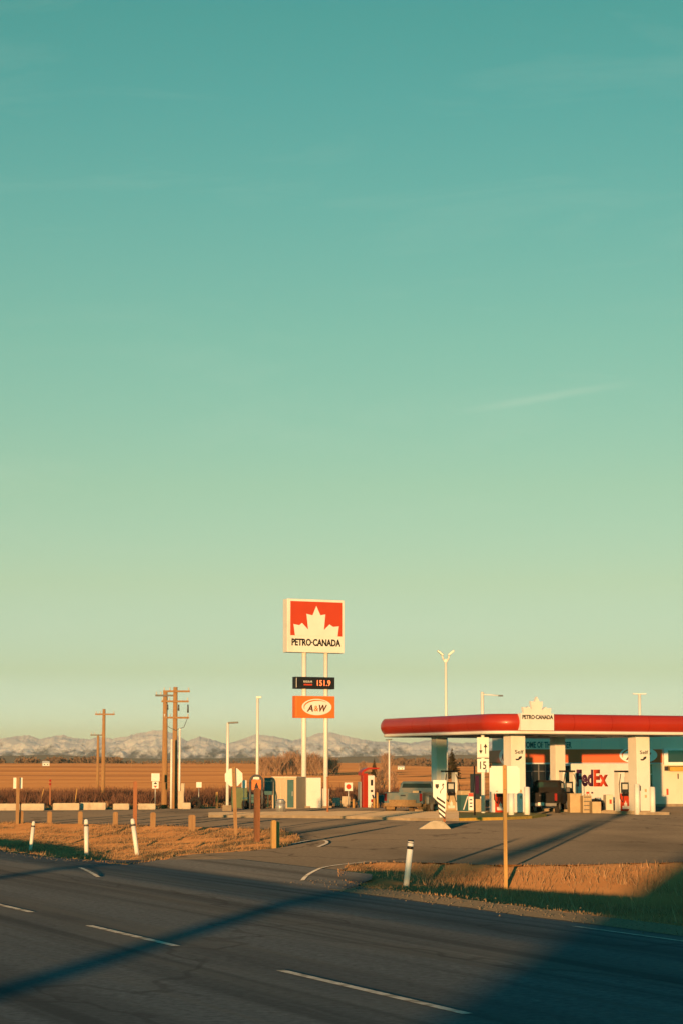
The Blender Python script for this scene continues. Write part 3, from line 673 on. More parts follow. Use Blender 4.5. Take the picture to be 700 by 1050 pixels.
block('concrete block standing left of the square white sign', 341, 349, 827, 818)
block('concrete block right behind the square white sign', 349.8, 358.5, 827, 816.5)
g = ground(187.5, 829.3)
tag(MB().box((-.1, 0, .55), (.36, .4, 1.1)).box((0, 0, 1.2), (.22, .3, .8), ry=.06).build('concrete_pillar', 'block'), 'stepped pale concrete pillar beside the right white pipe', 'pillar').location = g
b = MB()
for k in range(16):
    a, c = k*math.pi/8, (k+1)*math.pi/8
    b.cyl((.3*math.cos(a), 0, .34+.3*math.sin(a)), (.3*math.cos(c), 0, .34+.3*math.sin(c)), .12, .12, 8, True)
tag(b.build('old_tyre', 'rubber'), 'black old tyre standing below the small pale sign', 'tyre').location = ground(200.5, 829.3)

# ------------------------------------------------------------------ hazard marker on its concrete base
pb = ground(446, 853); Yb = pb.y
pl = [ground(*p) for p in [(427, 852.5), (462, 853.5), (462, 847.5), (440, 846.5)]]
c = sum(pl, Vector())/4; hb = zat(841.5, c.y)
px2x = lambda q: xat(q, c.y)-c.x
o = MB().prism([(px2x(427), -.03), (px2x(462), -.03), (px2x(453), hb), (px2x(442), hb)], 'y', -.5, .5)
for q in o.b.verts:
    if q.co.z > .1: q.co.y *= .6
bmesh.ops.bevel(o.b, geom=[e for e in o.b.edges], offset=.05, segments=2, affect='EDGES')
tag(o.build('concrete_wedge', 'block'), 'wedge shaped concrete block carrying the striped hazard marker', 'concrete block').location = c
t = T('hazard_marker', 'white hazard marker with black diagonal stripes, shield and arrow on concrete wedge', 'sign', (c.x, c.y, hb), R(-6)); Y = c.y
def zl(py): return zat(py, Y)-hb
k_ = Y/2100
MB().box((.31, .03, (zl(800)-.05)/2), (.1, .1, zl(800)+.05)).build('post', 'redwood', t)
xo = xat(443.5, Y)-c.x; xr = xat(457, Y)-c.x
brd = MB().prism([(xo, zl(800)), (xr, zl(800)), (xr, zl(819)), (xr-.06, zl(838)), (xo+.28, zl(838)), (xo+.2, zl(822)), (xo, zl(817))], 'y', -.05, -.03).build('sign_board', 'white', t)
b = MB()
for s in range(4):
    z = zl(816.5+s*5.2); x_l = xo+.15+.03*s
    b.prism([(x_l, z), (x_l, z-.1), (xr-.05, z-.46+.12), (xr-.05, z-.36+.12)], 'y', -.056, -.051)
b.build('stripe', 'ink', brd)
MB().prism([(xo+.1, zl(804)), (xo+.25, zl(804)), (xo+.25, zl(807)), (xo+.175, zl(809)), (xo+.1, zl(807))], 'y', -.056, -.051).build('shield_mark', 'ink', brd)
b = MB().prism([(xr-.2, zl(805.5)), (xr-.08, zl(805)), (xr-.13, zl(803))], 'y', -.056, -.051)
q = [(xr-.14, zl(805.3)), (xr-.13, zl(808)), (xr-.24, zl(811)), (xr-.25, zl(813.5))]
for a, d in zip(q, q[1:]): b.prism([(a[0]-.018, a[1]), (a[0]+.018, a[1]), (d[0]+.018, d[1]), (d[0]-.018, d[1])], 'y', -.0555, -.0512)
b.build('arrow_mark', 'ink', brd)

# ------------------------------------------------------------------ price sign
YAW = R(24)
Yp = 134.; px0 = 323.5
t = T('price_sign', 'tall roadside price sign with red maple leaf panel on two white poles', 'price sign', (xat(px0, Yp), Yp, 0), YAW)
for s, r in ((-1, .165), (1, .15)):
    MB().cyl((s*.77, .1, 0), (s*.77, .1, zat(660, Yp)), r, r*.93, 16).build('pole', 'white', t)
MB().box((.74, .1, .62), (.36, .36, 1.24)).build('pole_casing', 'white', t)
MB().box((-.77, .1, .06), (.6, .6, .12)).box((.77, .1, .061), (.6, .6, .12)).build('footing', 'concrete', t)
za, zb_ = zat(615, Yp), zat(669.5, Yp); W_ = 4.05; HH = za-zb_; zc = (za+zb_)/2
dx = -.1
leafp = MB().box((dx, .1, zc), (W_, .75, HH), bev=.04).build('leaf_panel', 'white', t)
fw = W_*.9; fx = dx+.02; z0 = zb_+HH*.315; z1 = za-HH*.045
red = MB().box((fx, -.285, (z0+z1)/2), (fw, .02, z1-z0)).build('red_field', 'sign_red', leafp)
MB().prism([(fx+a*fw*.98, z0-.004+b*(z1-z0)*1.0) for a, b in LEAF], 'y', -.302, -.297).build('maple_leaf', 'white', leafp)
text('PETRO·CANADA', 'lettering', 'ink', leafp, (fx, -.276, zb_+HH*.19), HH*.135, fw*.95, bold=.038)
dz1, dz0 = zat(694.3, Yp), zat(706.5, Yp); w2 = 2.78
dp = MB().box((dx, .1, (dz0+dz1)/2), (w2, .5, dz1-dz0), bev=.015).build('price_display', 'black', t)
MB().box((dx-w2/2+.07, -.158, (dz0+dz1)/2), (.03, .014, (dz1-dz0)*.8)).build('trim', 'white', dp)
text('151.9', 'price_digits', 'led', dp, (dx+.62, -.152, (dz0+dz1)/2), .38, .95, bold=.015)
text('REGULAR', 'lettering', 'white', dp, (dx-.5, -.152, (dz0+dz1)/2+.08), .13, .62, bold=.02)
MB().box((dx-.5, -.158, (dz0+dz1)/2-.12), (.6, .012, .1)).build('grade_bar', 'sign_red', dp)
az1, az0 = zat(713.8, Yp), zat(736.3, Yp)
ap = MB().box((dx, .1, (az0+az1)/2), (w2, .5, az1-az0), bev=.015).build('restaurant_panel', 'orange', t)
def aw(parent, c, rx, rz, y):
    e = MB().prism([(c[0]+a, c[1]+b) for a, b in ellipse(rx, rz)], 'y', y-.008, y).build('oval', 'white', parent)
    b = MB()
    for i in range(26):
        a0, a1 = R(200-i*6.0), R(200-(i+1)*6.0); w0, w1 = .02+.09*math.sin(math.pi*i/26), .02+.09*math.sin(math.pi*(i+1)/26)
        k = .88
        b.prism([(c[0]+rx*k*math.cos(a0), c[1]+rz*k*math.sin(a0)), (c[0]+rx*k*math.cos(a1), c[1]+rz*k*math.sin(a1)), (c[0]+rx*(k-w1)*math.cos(a1), c[1]+rz*(k-w1*1.4)*math.sin(a1)), (c[0]+rx*(k-w0)*math.cos(a0), c[1]+rz*(k-w0*1.4)*math.sin(a0))], 'y', y-.014, y-.0085)
    b.build('swoosh', 'orange', e)
    text('A', 'lettering', 'brownink', e, (c[0]-rx*.46, y-.009, c[1]-rz*.15), rz*.85, rx*.42, shear=.25, bold=.03)
    text('&', 'lettering', 'orange', e, (c[0]-rx*.04, y-.009, c[1]-rz*.18), rz*.7, rx*.3, bold=.01)
    text('W', 'lettering', 'brownink', e, (c[0]+rx*.42, y-.009, c[1]-rz*.15), rz*.85, rx*.55, shear=.25, bold=.03)
aw(ap, (dx+.12, (az0+az1)/2), 1.05, .53, -.151)
MB().box((dx-w2/2+.07, -.158, (az0+az1)/2), (.025, .014, (az1-az0)*.86)).build('trim', 'yellow_wood', ap)

# ------------------------------------------------------------------ fuel canopy
YC = R(25); C0 = ground(527.5, 836.3)
def cl(a, b, z=0.):      # canopy local -> world
    return Vector((C0.x+a*math.cos(YC)-b*math.sin(YC), C0.y+a*math.sin(YC)+b*math.cos(YC), z))
def ab_px(px, a=None, b=None):
    """where a line of sight through column px crosses the canopy's grid line"""
    k = (px-350)/ray(px, 800)[1]; c, s = math.cos(YC), math.sin(YC)
    if a is not None: return ((C0.x+a*c)-k*(C0.y+a*s))/(s+k*c)
    return (k*(C0.y+b*c)-(C0.x-b*s))/(c-k*s)
t = T('fuel_canopy', 'long fuel station canopy with rounded red fascia and white columns', 'canopy', C0, YC)
A0, A1, B0, B1, ZT, ZS = -2.45, 11.5, -2.45, 12.1, zat(731.2, 108.5), zat(752.2, 108.8)
def loop(out, rad=1.5):
    r = rad+out; pts = []
    for cx, cy, a0 in ((A1-rad, B0+rad, -90), (A1-rad, B1-rad, 0), (A0+rad, B1-rad, 90), (A0+rad, B0+rad, 180)):
        for i in range(13): a = R(a0+90*i/12); pts.append((cx+r*math.cos(a), cy+r*math.sin(a)))
    return pts
def rings(prof):
    v, f = [], []; n = 52
    for o_, z in prof: v += [(x, y, z) for x, y in loop(o_)]
    for r in range(len(prof)-1):
        for i in range(n): f.append((r*n+i, r*n+(i+1) % n, (r+1)*n+(i+1) % n, (r+1)*n+i))
    return v, f
hh = ZT-ZS; zr0 = ZS+.17
prof = [(-.02, zr0)]+[(.30*math.sin(math.pi*(.06+.88*i/10))**.75, zr0+(ZT-zr0)*(i/10)) for i in range(11)]+[(-.05, ZT+.01), (-.06, ZT-.25)]
v, f = rings(prof); fas = pydata('fascia', v, f, 'red', t, True)
for q in (2.2, 4.6, 7.0, 9.3, -1, -2, -3, -4):
    vv, ff = [], []
    for o_, z in prof[1:12]:
        for w_ in (-.014, .014):
            vv.append((q+w_, B0-o_-.004, z) if q > 0 else (A0-o_-.004, B0+1.6-q*2.2-1.0+w_, z))
    ff = [(2*i, 2*i+1, 2*i+3, 2*i+2) for i in range(10)]
    pydata('panel_joint', vv, ff, 'tail', fas)
v, f = rings([(-.3, ZS+.02), (.02, ZS), (.1, ZS+.03), (.12, ZS+.12), (.08, zr0+.01), (-.05, zr0+.012)]); pydata('fascia_trim', v, f, 'white', t, True)
MB().prism(loop(-.25), 'z', ZS+.03, ZT-.3).build('soffit', 'grey_panel', t)
for a in (2, 6, 10):
    for b_ in (2, 7):
        MB().box((a, b_, ZS+.02), (.5, .5, .03)).build('ceiling_lamp', 'darksteel', t)
ac = 8.05
CB = 8.85
for a in (0, ac):
    for b_ in (0, CB):
        cw = .88 if b_ == 0 else .68
        cm = MB().box((a, b_, ZS/2), (cw, cw, ZS+.06), bev=.03).build('column', 'white', t)
        MB().box((a, b_, .1), (cw+.08, cw+.08, .2), bev=.02).build('plinth', 'concrete', cm)
        if b_ == 0:
            text('Self', 'lettering', 'ink', cm, (a+.05, b_-.442, zat(771, C0.y)), .2, .55, bold=.01)
            ic = MB().prism([(a-.2, zat(778, C0.y)), (a-.02, zat(778, C0.y)), (a+.03, zat(776, C0.y)), (a+.2, zat(775.2, C0.y)), (a+.2, zat(777.3, C0.y)), (a+.0, zat(779.6, C0.y)), (a-.16, zat(779.6, C0.y))], 'y', -.447, -.4415)
            ic.build('nozzle_mark', 'ink', cm)
            for zq in (1.0, 1.32): MB().box((a+.12, -.445, zq), (.13, .008, .16)).build('notice', 'box', cm)
            MB().box((a-.25, -.446, 1.45), (.1, .01, .28)).build('notice', 'darksteel', cm)
# leaf board on the front
sp = -.2
lb = MB().box((sp, B0-.36, (zr0+ZT)/2+.02), (2.05, .1, ZT-zr0+.0)).build('name_board', 'white', t)
MB().box((sp, B0-.15, (zr0+ZT)/2+.02), (2.04, .34, ZT-zr0-.02)).build('board_backing', 'white', lb)
text('PETRO·CANADA', 'lettering', 'ink', lb, (sp+.02, B0-.411, ZT-.17), .23, 1.9, bold=.035)
lh = zat(713, 108)-ZT
MB().prism([(sp+a*1.95, ZT+.01+b*lh/.88) for a, b in LEAF], 'y', B0-.40, B0-.2).build('maple_leaf', 'white', lb)

# pump islands and pumps
for a in (0, ac):
    g = cl(a, 4.4); o = MB()
    pts = []
    for cy, a0 in ((-6.1, 180), (6.1, 0)):
        for i in range(9): q = R(a0+180*i/8); pts.append((.72*math.cos(q), cy+.72*math.sin(q)*.9))
    o.prism(pts, 'z', 0, .14); o = o.build('pump_island', 'concrete'); o.location = g; o.rotation_euler = (0, 0, YC)
    tag(o, {0: 'raised concrete pump island under the left columns', ac: 'raised concrete pump island under the right front column'}[a], 'pump island', 'pump islands')
def pump(label, a, b, inside):
    t = T('fuel_pump', label, 'fuel pump', cl(a, b, .14), YC, 'fuel pumps under the canopy')
    MB().box((0, 0, .5), (.66, .5, 1.0), bev=.02).build('cabinet', inside, t)
    MB().box((0, 0, 1.32), (.6, .42, .6), bev=.02).build('display_head', 'dark_panel', t)
    MB().box((0, -.215, 1.38), (.34, .02, .3)).build('screen', 'grey_panel', t)
    MB().prism([(x*.5, .12+z*.55) for x, z in LEAF], 'y', -.262, -.252).build('leaf_mark', 'white', t)
    MB().box((0, -.26, .93), (.5, .02, .16)).build('nozzle_shelf', 'black', t)
    for s in (-1, 1): MB().box((s*.35, 0, 1.1), (.15, .46, 2.2), bev=.02).build('pillar', 'white', t)
    MB().box((0, 0, 2.24), (.84, .52, .1), bev=.02).build('top_bar', 'black', t)
    for s in (-1, 1):
        MB().tube([(s*.3, -.25, 2.1), (s*.48, -.36, 1.5), (s*.46, -.4, .7), (s*.25, -.36, .5), (s*.16, -.3, .9)], .022).build('hose', 'black', t)
        MB().box((s*.15, -.3, .98), (.05, .1, .24), rx=.3).build('nozzle', 'black', t)
pump('white framed fuel pump with black top bar beside the shaded left column', 0, ab_px(460, a=0), 'box')
pump('red fuel pump mostly hidden behind the blank white sign', 0, ab_px(510, a=0), 'sign_red')
pump('white framed fuel pump beside the dark pickup', ac, ab_px(581, a=ac), 'dark_panel')
pump('red fronted fuel pump with white leaf left of the right front column', ac, ab_px(638, a=ac), 'sign_red')
# bollards
bol = MB().cyl((0, 0, -.02), (0, 0, 1.55), .155, .155, 16).sphere((0, 0, 1.55), .155, (1, 1, .35)).build('bollard', 'white')
for i, (px, py, hs, lab) in enumerate([(540, 838.3, 1.0, 'white round bollard left of the dark pickup'), (523.8, 838.6, .86, 'white round bollard right under the blank white sign'), (653, 835.3, 1.06, 'white round bollard touching the front of the right column'), (668.8, 835.3, .96, 'white round bollard standing free right of the right column')]):
    o = bol if i == 0 else bol.copy()
    if i: col.objects.link(o)
    o.location = ground(px, py); o.scale = (1, 1, hs); tag(o, lab, 'bollard', 'white bollards by the pump islands')
# kit on the left island
g = cl(0, ab_px(474.5, a=0), .14); t = T('squeegee_bin', 'dark teal waste bin with cream lid between the left pumps', 'bin', g, YC)
MB().prism([(-.27, 0), (.27, 0), (.31, .9), (-.31, .9)], 'y', -.25, .25).build('body', 'teal', t)
MB().box((0, 0, 1.03), (.62, .54, .26), bev=.05).build('lid', 'box', t)
MB().box((0, -.256, .45), (.06, .012, .8), ry=.35).build('strap', 'white', t)
g = cl(0, ab_px(488.5, a=0), .14); t = T('payment_kiosk', 'tall dark payment cabinet on a cream base behind the lamp post', 'kiosk', g, YC)
MB().box((0, 0, .35), (.62, .5, .7), bev=.02).build('base', 'box', t)
MB().box((0, 0, 1.4), (.64, .46, 1.4), bev=.02).build('cabinet', 'dark_panel', t)
MB().box((-.12, -.236, 1.5), (.22, .02, 1.0)).build('panel', 'purple', t)
MB().box((.14, -.24, .78), (.16, .03, .12)).build('keypad', 'white', t)
g = ground(486.3, 839); g.z = .14; Y = g.y; t = T('notice_post', 'slim black post holding a narrow notice board at the yellow kerb', 'sign', g, R(5))
MB().cyl((0, 0, 0), (0, 0, zat(785.5, Y)-.14), .045, .04, 8).build('post', 'black', t)
nb = MB().box((-.2, .0, zat(822, Y)-.14), (.26, .02, zat(813, Y)-zat(831, Y))).build('notice_board', 'white', t)
MB().box((-.2, -.013, zat(815, Y)-.14), (.25, .006, .18)).build('header', 'sign_red', nb)
for i in range(3): MB().box((-.2, -.013, zat(820+i*3.5, Y)-.14), (.14, .006, .06)).build('print_line', 'ink', nb)
g = ground(441, 832.5); t = T('waste_bin', 'cream rounded waste bin half hidden behind the hazard marker', 'bin', g, R(10))
MB().cyl((0, 0, 0), (0, 0, .85), .3, .33, 14).build('body', 'white', t); MB().sphere((0, 0, .86), .34, (1, 1, .55)).build('lid', 'white', t)
MB().cyl((0, 0, .55), (0, 0, .6), .335, .335, 14).build('band', 'darksteel', t); MB().box((0, -.33, .4), (.14, .02, .14)).build('sticker', 'orange', t)

# ------------------------------------------------------------------ store
S0 = cl(0, 0)+Vector((0, 0, 0))
YS = R(5); YD = 139.; S = onpx(535, YD)
st = T('store', 'low pale station store with orange sign band behind the canopy', 'store', S, YS)
def st_x(px):
    k = (px-350)/ray(px, 800)[1]; return (k*S.y-S.x)/(math.cos(YS)-k*math.sin(YS))
def st_z(px, py):
    return zat(py, S.y+st_x(px)*math.sin(YS))
SL = 36; zb0, zb1 = st_z(600, 782), st_z(600, 768.3); ztop = 5.35
DP = 12.5
MB().box((SL/2, DP/2, ztop/2), (SL, DP, ztop)).build('wall', 'cream', st)
MB().box((SL/2, DP/2, ztop+.06), (SL+.3, DP+.3, .12)).build('roof', 'grey_panel', st)
band_end = st_x(678)
M['band'] = mat('band_red_orange', (.72, .115, .028), .05, 1, .5)
bd = MB().box((band_end/2-.1, -.12, (zb0+zb1)/2), (band_end+.2, .24, zb1-zb0), bev=.03).build('sign_band', 'band', st)
sbd = MB().box((-.12, DP/2-.1, (zb0+zb1)/2), (.238, DP+.2, zb1-zb0-.004), bev=.03).build('sign_band', 'band', st)
so_ = MB().prism([(DP*.42+a*2.6, (zb0+zb1)/2+b*.56) for a, b in ellipse(1, 1)], 'x', -.255, -.241).build('oval', 'white', sbd)
text('A&W', 'lettering', 'brownink', so_, (-.256, DP*.42, (zb0+zb1)/2-.05), .5, 3.2, rz=R(-90), shear=.2, bold=.02)
MB().box((band_end/2-.1, -.14, zb0-.05), (band_end+.24, .3, .09)).build('band_trim', 'grey_panel', bd)
for x in np.arange(1.4, band_end, 1.35): MB().box((x, -.012, (zb1+ztop)/2), (.03, .03, ztop-zb1-.1)).build('panel_seam', 'grey_panel', st)
text('HOME OF THE BURGER', 'lettering', 'teal', st, ((st_x(536)+st_x(586))/2, -.004, zb1+.3), .42, st_x(586)-st_x(536), bold=.03)
aw(bd, (st_x(653.5), (zb0+zb1)/2+.06), 1.3, .58, -.241)
gl = MB().box(((st_x(537.5)+st_x(566))/2, -.02, 1.6), (st_x(566)-st_x(537.5), .05, 2.6)).build('window', 'glass', st)
for k in range(5):
    x = st_x(537.5)+(st_x(566)-st_x(537.5))*k/4
    MB().box((x, -.055, 1.6), (.07, .05, 2.6)).build('frame', 'darksteel', gl)
MB().box(((st_x(537.5)+st_x(566))/2, -.056, 2.35), (st_x(566)-st_x(537.5)-.1, .04, .06)).build('transom', 'darksteel', gl)
dr = MB().box(((st_x(657)+st_x(668))/2, -.02, 1.4), (st_x(668)-st_x(657), .05, 2.8)).build('door', 'glass', st)
MB().box(((st_x(657)+st_x(668))/2, -.05, 2.15), (st_x(668)-st_x(657), .04, .07)).build('transom', 'steel', dr)
MB().box((st_x(666.5), -.06, 1.1), (.04, .05, .5)).build('handle', 'steel', dr)
mbx = MB().box((st_x(692), -.12, (st_z(692, 767.5)+st_z(692, 784.5))/2), (st_x(704)-st_x(679.5), .24, st_z(692, 767.5)-st_z(692, 784.5))).build('menu_surround', 'white', st)
MB().box((st_x(693), -.245, (st_z(692, 769.5)+st_z(692, 781.5))/2), (st_x(704)-st_x(681.5)-.3, .02, st_z(692, 769.5)-st_z(692, 781.5))).build('dark_screen', 'glass', mbx)
aw_ = MB().box((st_x(694), -.35, st_z(692, 788)), (st_x(704)-st_x(684), .7, .28), rx=.1).build('awning', 'kerb_yellow', st)
MB().box((st_x(682.6), -.1, st_z(683, 788)), (.25, .3, .3)).build('speaker_box', 'black', st)
MB().box((st_x(683.5), -.006, st_z(683, 812)), (.14, .012, .42)).build('red_notice', 'sign_red', st)
MB().box((st_x(694.7), -.006, st_z(694, 796)), (.08, .012, .36)).build('dark_notice', 'ink', st)
MB().box((SL/2, -.55, .08), (SL, 1.1, .16)).build('step', 'concrete', st)
MB().box((st_x(693), 1.2, ztop+.3), (.6, .6, .4)).box((st_x(655), 3, ztop+.35), (1.6, 1.4, .6)).build('roof_unit', 'darksteel', st)

# ------------------------------------------------------------------ vehicles
def wheel(parent, x, y, r, w, tm='rubber'):
    t_ = MB().cyl((x-w/2, y, r), (x+w/2, y, r), r, r, 20).build('tyre', tm, parent)
    MB().cyl((x-w/2-.012, y, r), (x+w/2+.012, y, r), r*.56, r*.56, 14).build('rim', 'steel', t_)
def pickup(label, loc, rz, paint, low, dually, lit_plate=True, W=1.95, Lh=2.8, tyre='rubber', top=1.86):
    t = T('pickup_truck', label, 'pickup', loc, rz)
    hw = W/2
    # cab and nose: side outline extruded, then cut bed
    b = MB().prism([(-.55, .5), (Lh, .5), (Lh, .98), (Lh-.12, 1.1), (1.25, 1.2), (-.55, 1.2)], 'x', -hw, hw)
    bmesh.ops.bevel(b.b, geom=b.b.edges[:], offset=.06, segments=2, affect='EDGES'); b.build('body', paint, t)
    b = MB(); lo = [(-hw+.04, -.5), (hw-.04, -.5), (hw-.04, 1.35), (-hw+.04, 1.35)]; hi = [(-hw+.2, -.34), (hw-.2, -.34), (hw-.2, .75), (-hw+.2, .75)]
    vl = [b.b.verts.new((x, y, 1.19)) for x, y in lo]; vh = [b.b.verts.new((x, y, top)) for x, y in hi]
    b.b.faces.new(vl); b.b.faces.new(vh)
    for i in range(4): b.b.faces.new((vl[i], vl[(i+1) % 4], vh[(i+1) % 4], vh[i]))
    bmesh.ops.bevel(b.b, geom=b.b.edges[:], offset=.05, segments=2, affect='EDGES'); cab = b.build('cab', paint, t)
    k = (top-1.19)
    MB().prism([(-hw+.2, 1.3), (hw-.2, 1.3), (hw-.32, top-.12), (-hw+.32, top-.12)], 'y', -.012, .012).build('rear_window', 'glass', cab)
    rw = [o for o in kids(cab)][0]; rw.location = (0, -.475, 0.); rw.rotation_euler = (0, 0, 0)
    rw.location = (0, -.425, 0)
    MB().prism([(-hw+.12, 1.28), (hw-.12, 1.28), (hw-.28, top-.1), (-hw+.28, top-.1)], 'y', 1.13, 1.16).build('windscreen', 'glass', cab)
    for s in (-1, 1): MB().prism([(-.3, 1.28), (.95, 1.28), (.7, top-.12), (-.22, top-.12)], 'x', s*(hw-.1)-.01, s*(hw-.1)+.01).build('side_window', 'glass', cab)
    # bed
    b = MB()
    for s in (-1, 1): b.box((s*(hw-.05), -1.68, .87), (.1, 2.22, .66), bev=.02)
    b.box((0, -.6, .86), (W-.2, .08, .64)).box((0, -1.68, .6), (W-.2, 2.2, .1)); b.build('bed', paint, t)
    if dually:
        for s in (-1, 1): MB().box((s*(hw+.1), -1.75, .75), (.26, 1.15, .5), bev=.1).build('rear_fender', paint, t)
    tg = MB().box((0, -Lh-.005, .88), (W-.3, .07, .58), bev=.02).build('tailgate', low if dually else paint, t)
    MB().box((0, -Lh-.05, 1.02), (.3, .03, .07)).build('handle', 'black', tg)
    bp = MB().box((0, -Lh-.12, .5), (W-.06, .2, .2), bev=.03).build('rear_bumper', 'tan_coat' if dually else 'darksteel', t)
    if lit_plate: MB().box((.0 if dually else -.02, -Lh-.228, .53), (.36, .015, .18)).build('licence_plate', 'white', bp)
    for s in (-1, 1): MB().box((s*(hw-.09), -Lh-.02, .92), (.15, .06, .42), bev=.015).build('tail_lamp', 'tail', t)
    for s in (-1, 1):
        wheel(t, s*(hw-.14), 1.75, .4, .26, tyre); wheel(t, s*(hw-.14 if not dually else hw-.02), -1.75, .4, .26 if not dually else .42, tyre)
        ms = MB().box((s*(hw+.16), 1.0, 1.3), (.24, .1, .28), bev=.03).build('mirror', 'black', t)
    MB().box((0, -.2, .45), (W*.6, 4.6, .16)).build('chassis', 'black', t)
    for s in (-1, 1): MB().box((s*(hw-.3), Lh+.01, .85), (.36, .05, .2)).build('headlight', 'white', t)
    MB().box((0, Lh+.02, .55), (W-.05, .2, .2), bev=.03).build('front_bumper', 'steel', t)
    return t
g = ground(412.5, 834.3); rz = R(-21)
off = Vector((-math.sin(rz), math.cos(rz), 0))*2.9
pk = pickup('dusty grey blue pickup seen from behind at the left pump', g+off, rz, 'blue_truck', 'blue_truck', True, False, 2.3, 2.8, 'tan_rubber', 1.8)
MB().box((0, -2.96, .66), (1.6, .03, .24)).build('tan_strip', 'tan_coat', pk)  # tan brown strip low on the tailgate
for s in (-1, 1): MB().box((s*.95, -2.3, .5), (.5, .03, .55)).build('mud_flap', 'tan_coat', pk)
# load in the bed
crate = tag(MB().box((0, 0, .15), (.36, .3, .3), bev=.03).build('load_box', 'box'), 'small pale box riding in the blue pickup bed', 'box')
crate.location = g+off*.55+Vector((.22, 0, .98))
g = ground(555, 834); rz = R(-13); off = Vector((-math.sin(rz), math.cos(rz), 0))*2.9
pk = pickup('black pickup seen from behind with a white licence plate', g+off, rz, 'dark_truck', 'dark_truck', False, True, 1.8)
# delivery step van
Yv = 27; g = cl(ab_px(584, b=12.3), 12.3); t = T('delivery_van', 'white delivery step van with purple and orange lettering beside the store', 'van', g, YC)
VL = ab_px(651, b=12.3)-ab_px(584, b=12.3); zt = zat(782.8, g.y+1)
bx = MB().box((VL/2, 1.05, (zt+.55)/2), (VL, 2.1, zt-.55), bev=.09).build('cargo_body', 'white', t)
MB().prism([(-.62, .55), (0.02, .55), (.02, zt-.12), (-.12, zt-.14), (-.42, 1.5), (-.6, 1.25)], 'y', .08, 2.02).build('cab', 'white', t)
MB().prism([(-.36, 1.45), (-.02, 1.45), (-.02, zt-.22), (-.14, zt-.24)], 'y', .06, .079).build('cab_window', 'glass', t)
MB().box((-.3, .02, zt-.36), (.5, .1, .42)).build('side_mirror', 'black', t)
MB().box((VL/2, 1.05, .48), (VL+.4, 1.9, .2)).build('chassis', 'black', t)
for x in (.35, VL-1.0):
    for s in (.16, 1.94):
        w_ = MB().cyl((x, s-.13, .4), (x, s+.13, .4), .4, .4, 18).build('tyre', 'rubber', t); MB().cyl((x, s-.14, .4), (x, s+.14, .4), .22, .22, 12).build('rim', 'steel', w_)
fx0, fx1, fx2 = ab_px(590.5, b=12.3)-ab_px(584, b=12.3), ab_px(607.5, b=12.3)-ab_px(584, b=12.3), ab_px(622.5, b=12.3)-ab_px(584, b=12.3)
zf1, zf0 = zat(788, g.y+.5), zat(806, g.y+.5)
text('Fed', 'lettering', 'purple', bx, ((fx0+fx1)/2, -.001, (zf0+zf1)/2-.05), (zf1-zf0)*.97, fx1-fx0, bold=.045)
text('Ex', 'lettering', 'sign_red', bx, ((fx1+fx2)/2+.03, -.001, (zf0+zf1)/2-.05), (zf1-zf0)*.97, fx2-fx1, bold=.045)
MB().box((fx1-.4, -.004, zat(813, g.y)), (.22, .01, .12)).build('small_mark', 'sign_red', bx); MB().box((fx1-.08, -.004, zat(813, g.y)), (.14, .01, .1)).build('small_mark', 'purple', bx)
# boxes in front of the van
def cabinet(name, label, cat, xl, xr, by, ty, m, d=.7, extra=None):
    a, b_ = ground(xl, by), ground(xr, by); Y = (a.y+b_.y)/2; w = (b_.x-a.x)*1.02; h = zat(ty, Y)
    t = T(name, label, cat, ((a.x+b_.x)/2, Y, 0), R(7))
    MB().box((0, d/2, h/2), (w, d, h), bev=.03).build('body', m, t)
    return t, w, h, d
t, w, h, d = cabinet('ice_chest', 'plain beige storage chest left of the slatted rack', 'chest', 584, 596, 833.3, 814.5, 'box')
MB().box((0, d/2, h+.025), (w+.04, d+.04, .05)).build('lid', 'box', t)
t, w, h, d = cabinet('bottle_rack', 'beige slatted rack of goods between two chests', 'rack', 597.3, 606.3, 833.6, 816, 'box')
for k in range(4): MB().box((0, -.012, .18+k*.24), (w*.8, .02, .05)).build('shelf_edge', 'darksteel', t)
for k in range(4):
    for j in range(3): MB().cyl((-w*.28+j*w*.28, -.03, .215+k*.24), (-w*.28+j*w*.28, -.03, .36+k*.24), .045, .04, 8).build('jug', 'greyshed', t)
t, w, h, d = cabinet('salt_chest', 'low beige chest with black hose right of the slatted rack', 'chest', 606.8, 616, 834, 822, 'box')
MB().tube([(-w*.3, d*.3, h+.05), (0, d*.3, h+.14), (w*.4, d*.3, h+.03), (w*.56, d*.3, h*.6), (w*.58, d*.3, h*.2)], .06, 8).build('hose', 'black', t)
t, w, h, d = cabinet('newspaper_box', 'pale cabinet with red mark left of the red fuel pump', 'cabinet', 621, 628.5, 832.5, 815, 'cream')
MB().box((.05, -.006, h*.6), (w*.3, .012, h*.25)).build('red_mark', 'sign_red', t)

# ------------------------------------------------------------------ vacuum kiosk, bins, shed, quad bike
g = ground(375.5, 828); Y = g.y; t = T('vacuum_kiosk', 'red and white car vacuum kiosk with a red peaked top', 'kiosk', g, R(20))
def zk(py): return zat(py, Y)
MB().box((-.16, 0, zk(793)/2), (.34, .5, zk(793)), bev=.03).build('red_column', 'red', t)
MB().box((.24, -.03, zk(795)/2), (.46, .5, zk(795)), bev=.05).build('white_front', 'white', t)
MB().prism([(-.46, zk(795)), (-.33, zk(795)), (-.3, zk(791.5)), (.1, zk(788.8)), (.78, zk(788.6)), (.78, zk(787.2)), (.0, zk(787)), (-.3, zk(789)), (-.46, zk(792))], 'y', -.32, .32).build('hood', 'red', t)
MB().box((-.46, .05, zk(812)/2+.3), (.1, .4, zk(796)-.3)).build('side_frame', 'steel', t)
for py, hh_ in ((802.5, .38), (811, .14)): MB().box((.26, -.285, zk(py)), (.16, .02, hh_)).build('dark_slot', 'black', t)
